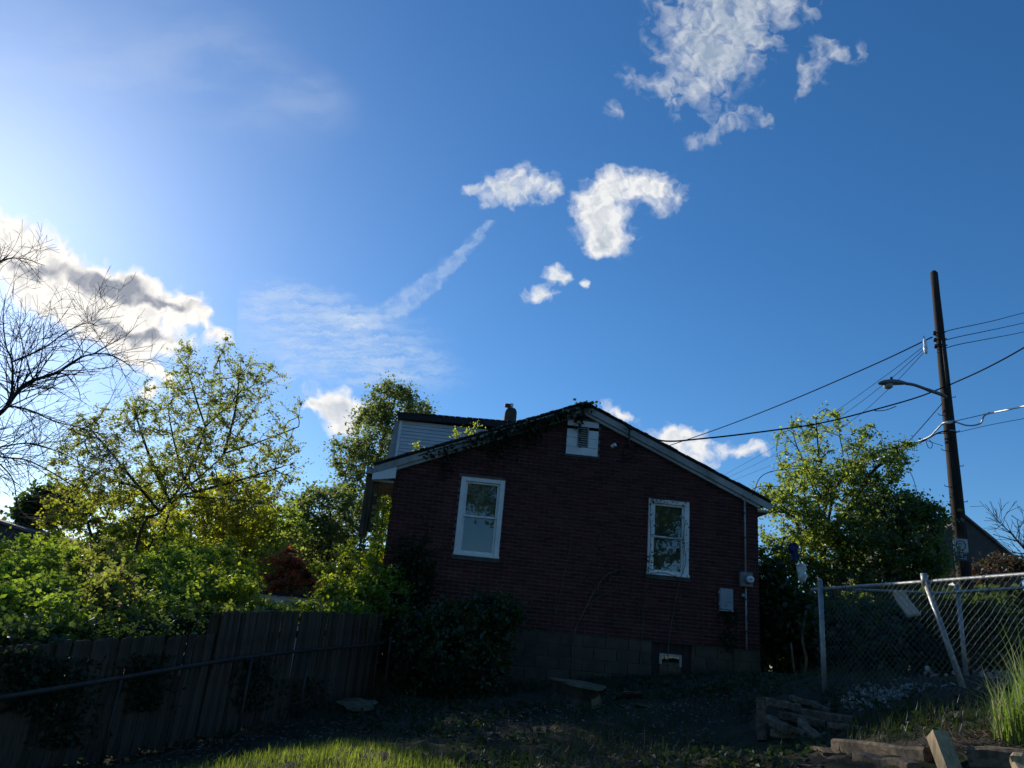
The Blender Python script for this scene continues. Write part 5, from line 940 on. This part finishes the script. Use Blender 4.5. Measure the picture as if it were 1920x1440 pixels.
for s_, t_, ax in ((u, v, 1), (u, v, -1), (v, u, 1), (v, u, -1)):
    q = [s_ * ax * ww + t_ * e * (ww if ax and s_ is u else ww - tk) for e in (-1, 1)]; q2 = [s_ * ax * (ww - tk) + t_ * e * (ww if s_ is u else ww - tk) for e in (-1, 1)]
    P = [rel(hp, c_ + k_) for c_ in (b, a) for k_ in (q[0], q[1], q2[1], q2[0])]; MB().poly(P, [(0, 1, 2, 3), (7, 6, 5, 4), (0, 4, 5, 1), (1, 5, 6, 2), (2, 6, 7, 3), (3, 7, 4, 0)]).build('wall', M['post_wood'], hp)
ob = timber('short stake at the bottom right corner beside the sunlit timber', at(1918, 1460, 5.1), at(1907, 1416, 5.2), .07, .07, 'post_wood', 'stake', cat='stake')
# small rags in the trees by the house
def rag(name, label, px, py, Y, w_, h_, mat, seed):
    q = np.random.default_rng(seed); c = at(px, py, Y); V = []; n_ = 6
    for i in range(n_ + 1):
        for j in range(5): V.append((( j / 4 - .5) * w_ * (1 - .35 * i / n_) + q.normal(0, .012), q.normal(0, .035) + .04 * math.sin(i + j * 2), h_ * (.5 - i / n_) + q.normal(0, .01)))
    o = link(name, np_mesh(name, V, [(i * 5 + j, i * 5 + j + 1, (i + 1) * 5 + j + 1, (i + 1) * 5 + j) for i in range(n_) for j in range(4)], True), mat); o.location = c; sm_ = o.modifiers.new('thick', 'SOLIDIFY'); sm_.thickness = .005; return o
M['blue'] = surf('blue', (.01, .03, .14), (.008, .02, .09), .5, 5)
tag(rag('white_rag', 'white rag snagged in the dark growth right of the house', 1504, 1074, 14.0, .17, .33, M['white'], 3), 'rag' and 'white rag snagged in the dark growth right of the house', 'rag')
tag(rag('blue_scrap', 'dim blue tarpaulin scrap above the white rag', 1490, 1036, 14.2, .18, .34, M['blue'], 5), 'dim blue tarpaulin scrap above the white rag', 'tarpaulin')
o = MB().tube(smooth_path([at(1508, 1268, 13.3), at(1512, 1235, 13.3), at(1505, 1200, 13.3), at(1509, 1170, 13.3), at(1512, 1145, 13.3)], 5), .026, 7).build('dead_trunk', M['cut_wood'], None, True); tag(o, 'thin crooked pale trunk standing in the dark right of the house', 'trunk')
o = MB().tube([at(1489, 1262, 13.0), at(1486, 1230, 13.0), at(1483, 1205, 13.0)], .018, 6).build('dead_trunk', M['cut_wood'], None, True); tag(o, 'short pale stick left of the crooked trunk', 'stick')
# ------------------------------------------------------------------ ground cover
def scatter(n, x0, x1, y0, y1): x = rng.uniform(x0, x1, n); y = rng.uniform(y0, y1, n); return x, y
def noise2(x, y, s, seed):
    q = np.random.default_rng(seed); z = 0
    for f in (1, 2.1, 4.3):
        for _ in range(3): th = q.uniform(0, 6.28); z = z + np.sin(f * s * (x * math.cos(th) + y * math.sin(th)) + q.uniform(0, 6.28)) / f ** .6
    return z
lawn_c, lawn_r = (-1.25, 5.75), (1.22, 1.85)
x, y = scatter(150000, -3.4, .6, 3.5, 9); e = np.hypot((x - lawn_c[0]) / np.where(y < lawn_c[1], 1.9, lawn_r[0]), (y - lawn_c[1]).clip(0) / lawn_r[1]); k_ = e + noise2(x, y, 3.5, 2) * .035 < 1; x, y = x[k_], y[k_]
P = np.stack([x, y, gz(x, y) + .0], 1); V, Fq = blades(P, .085, .007, .5, .6)
tag(link('lawn', np_mesh('lawn', V, Fq), M['grass'], None, 'stuff'), 'patch of short sunlit lawn at the bottom of the view', 'grass')
x, y = scatter(60000, -5.5, 5.5, 6.2, 14); k_ = (noise2(x, y, 1.6, 5) + rng.normal(0, .8, len(x)) > .9); x, y = x[k_], y[k_]; P = np.stack([x, y, gz(x, y) + rng.uniform(.0, .05, len(x))], 1)
V, Fq = leaves(P, .06, .6, .5, -.2); tag(link('weeds', np_mesh('weeds', V, Fq), M['weed'], None, 'stuff'), 'low dark weeds scattered over the shaded yard', 'weeds')
x, y = scatter(26000, -5.0, 5.5, 6.2, 14.2); k_ = (noise2(x, y, 1.3, 8) + rng.normal(0, .7, len(x)) > .6 + 1.3 * ((x > -.7) & (x < 2.6) & (y < 9.3))); x, y = x[k_], y[k_]; P = np.stack([x, y, gz(x, y)], 1)
V, Fq = blades(P, .13, .007, .6, .8); tag(link('yard_grass', np_mesh('yard_grass', V, Fq), M['weed'], None, 'stuff'), 'sparse dark grass tufts in the shaded yard', 'grass')
x, y = scatter(9000, -3.5, 5.0, 6.0, 13.5); P = np.stack([x, y, gz(x, y) + .01], 1); V, Fq = leaves(P, .05, .35, .9, 0, fold=.1); tag(link('leaf_litter', np_mesh('leaf_litter', V, Fq), M['straw'], None, 'stuff'), 'dry leaves and twigs littering the bare soil', 'litter')
# tall grass at the right edge and dark weeds on the bank
def tuft(label, cx, cy, r, n, h, w_, mat, lean=.4):
    a = rng.uniform(0, 6.28, n); q = r * np.sqrt(rng.uniform(0, 1, n)); x, y = cx + q * np.cos(a), cy + q * np.sin(a); P = np.stack([x, y, gz(x, y)], 1); V, Fq = blades(P, h, w_, lean, 1.0, .4); tag(link('tall_grass', np_mesh('tall_grass', V, Fq), M[mat], None, 'stuff'), label, 'grass')
p = on_ground(1912, 1398); tuft('tall sunlit grass clump at the right edge', p[0] + .05, p[1], .22, 560, .37, .009, 'tall_grass', .62); tuft('tall sunlit grass just beyond the right edge', p[0] + .55, p[1] + .1, .4, 700, .5, .011, 'tall_grass', .4)
p = on_ground(1760, 1370); tuft('dark rank grass on the bank under the chain-link fence', p[0], p[1] + .2, .65, 1100, .13, .007, 'weed', .9)
p = on_ground(1650, 1350); tuft('dark grass on the bank behind the timber heap', p[0], p[1], .6, 700, .11, .007, 'weed', .9)
p = on_ground(1840, 1405); x = p[0] + rng.normal(0, .22, 1500); y = p[1] + rng.normal(.05, .12, 1500); P = np.stack([x, y, gz(x, y) + rng.uniform(0, .05, 1500)], 1); A = P; d = rng.normal(size=(1500, 3)) * np.array([1, 1, .35]); d /= np.linalg.norm(d, axis=1)[:, None]; V, Fq = frusta(A, A + d * rng.uniform(.05, .16, 1500)[:, None], np.full(1500, .0035), np.full(1500, .002), 3)
tag(link('dead_grass', np_mesh('dead_grass', V, Fq), M['straw'], None, 'stuff'), 'brown dead grass heaped beside the sunlit timber', 'dead grass')
# rubble under the fence
def rubble():
    ico = [(0, 0, 1), (.894, 0, .447), (.276, .851, .447), (-.724, .526, .447), (-.724, -.526, .447), (.276, -.851, .447), (.724, .526, -.447), (-.276, .851, -.447), (-.894, 0, -.447), (-.276, -.851, -.447), (.724, -.526, -.447), (0, 0, -1)]
    fc = [(0, 1, 2), (0, 2, 3), (0, 3, 4), (0, 4, 5), (0, 5, 1), (1, 6, 2), (2, 7, 3), (3, 8, 4), (4, 9, 5), (5, 10, 1), (6, 7, 2), (7, 8, 3), (8, 9, 4), (9, 10, 5), (10, 6, 1), (11, 7, 6), (11, 8, 7), (11, 9, 8), (11, 10, 9), (11, 6, 10)]
    I = np.array(ico); Vs, Fs = [], []; n_ = 1500; px = rng.uniform(1580, 1900, n_)
    for i in range(n_):
        t = (px[i] - 1580) / 320; py = 1330 - 70 * t * (1 - .35 * t) + rng.normal(0, 14); q = on_ground(px[i], max(1248, py), 6.5, 11); s_ = abs(rng.normal(0, .017)) + .008
        Vs.append(q + np.array([0, 0, s_ * .3]) + I * s_ * rng.uniform(.6, 1.35, 3) * (1 + rng.normal(0, .12, (12, 1)))); Fs.append(np.array(fc) + 12 * i)
    return np_mesh('rubble', np.concatenate(Vs), np.concatenate(Fs))
tag(link('rubble', rubble(), M['rubble'], None, 'stuff'), 'grey rubble and gravel spread on the bank under the chain-link fence', 'rubble')
x, y = scatter(2600, -1.0, 4.5, 6.0, 12); z_ = gz(x, y); s_ = np.abs(rng.normal(0, .008, len(x))) + .004; V, Fq = leaves(np.stack([x, y, z_], 1), .02, .9, .2, 0, fold=.6); tag(link('pebbles', np_mesh('pebbles', V, Fq), M['rubble'], None, 'stuff'), 'small pale stone chips scattered on the soil', 'pebbles')
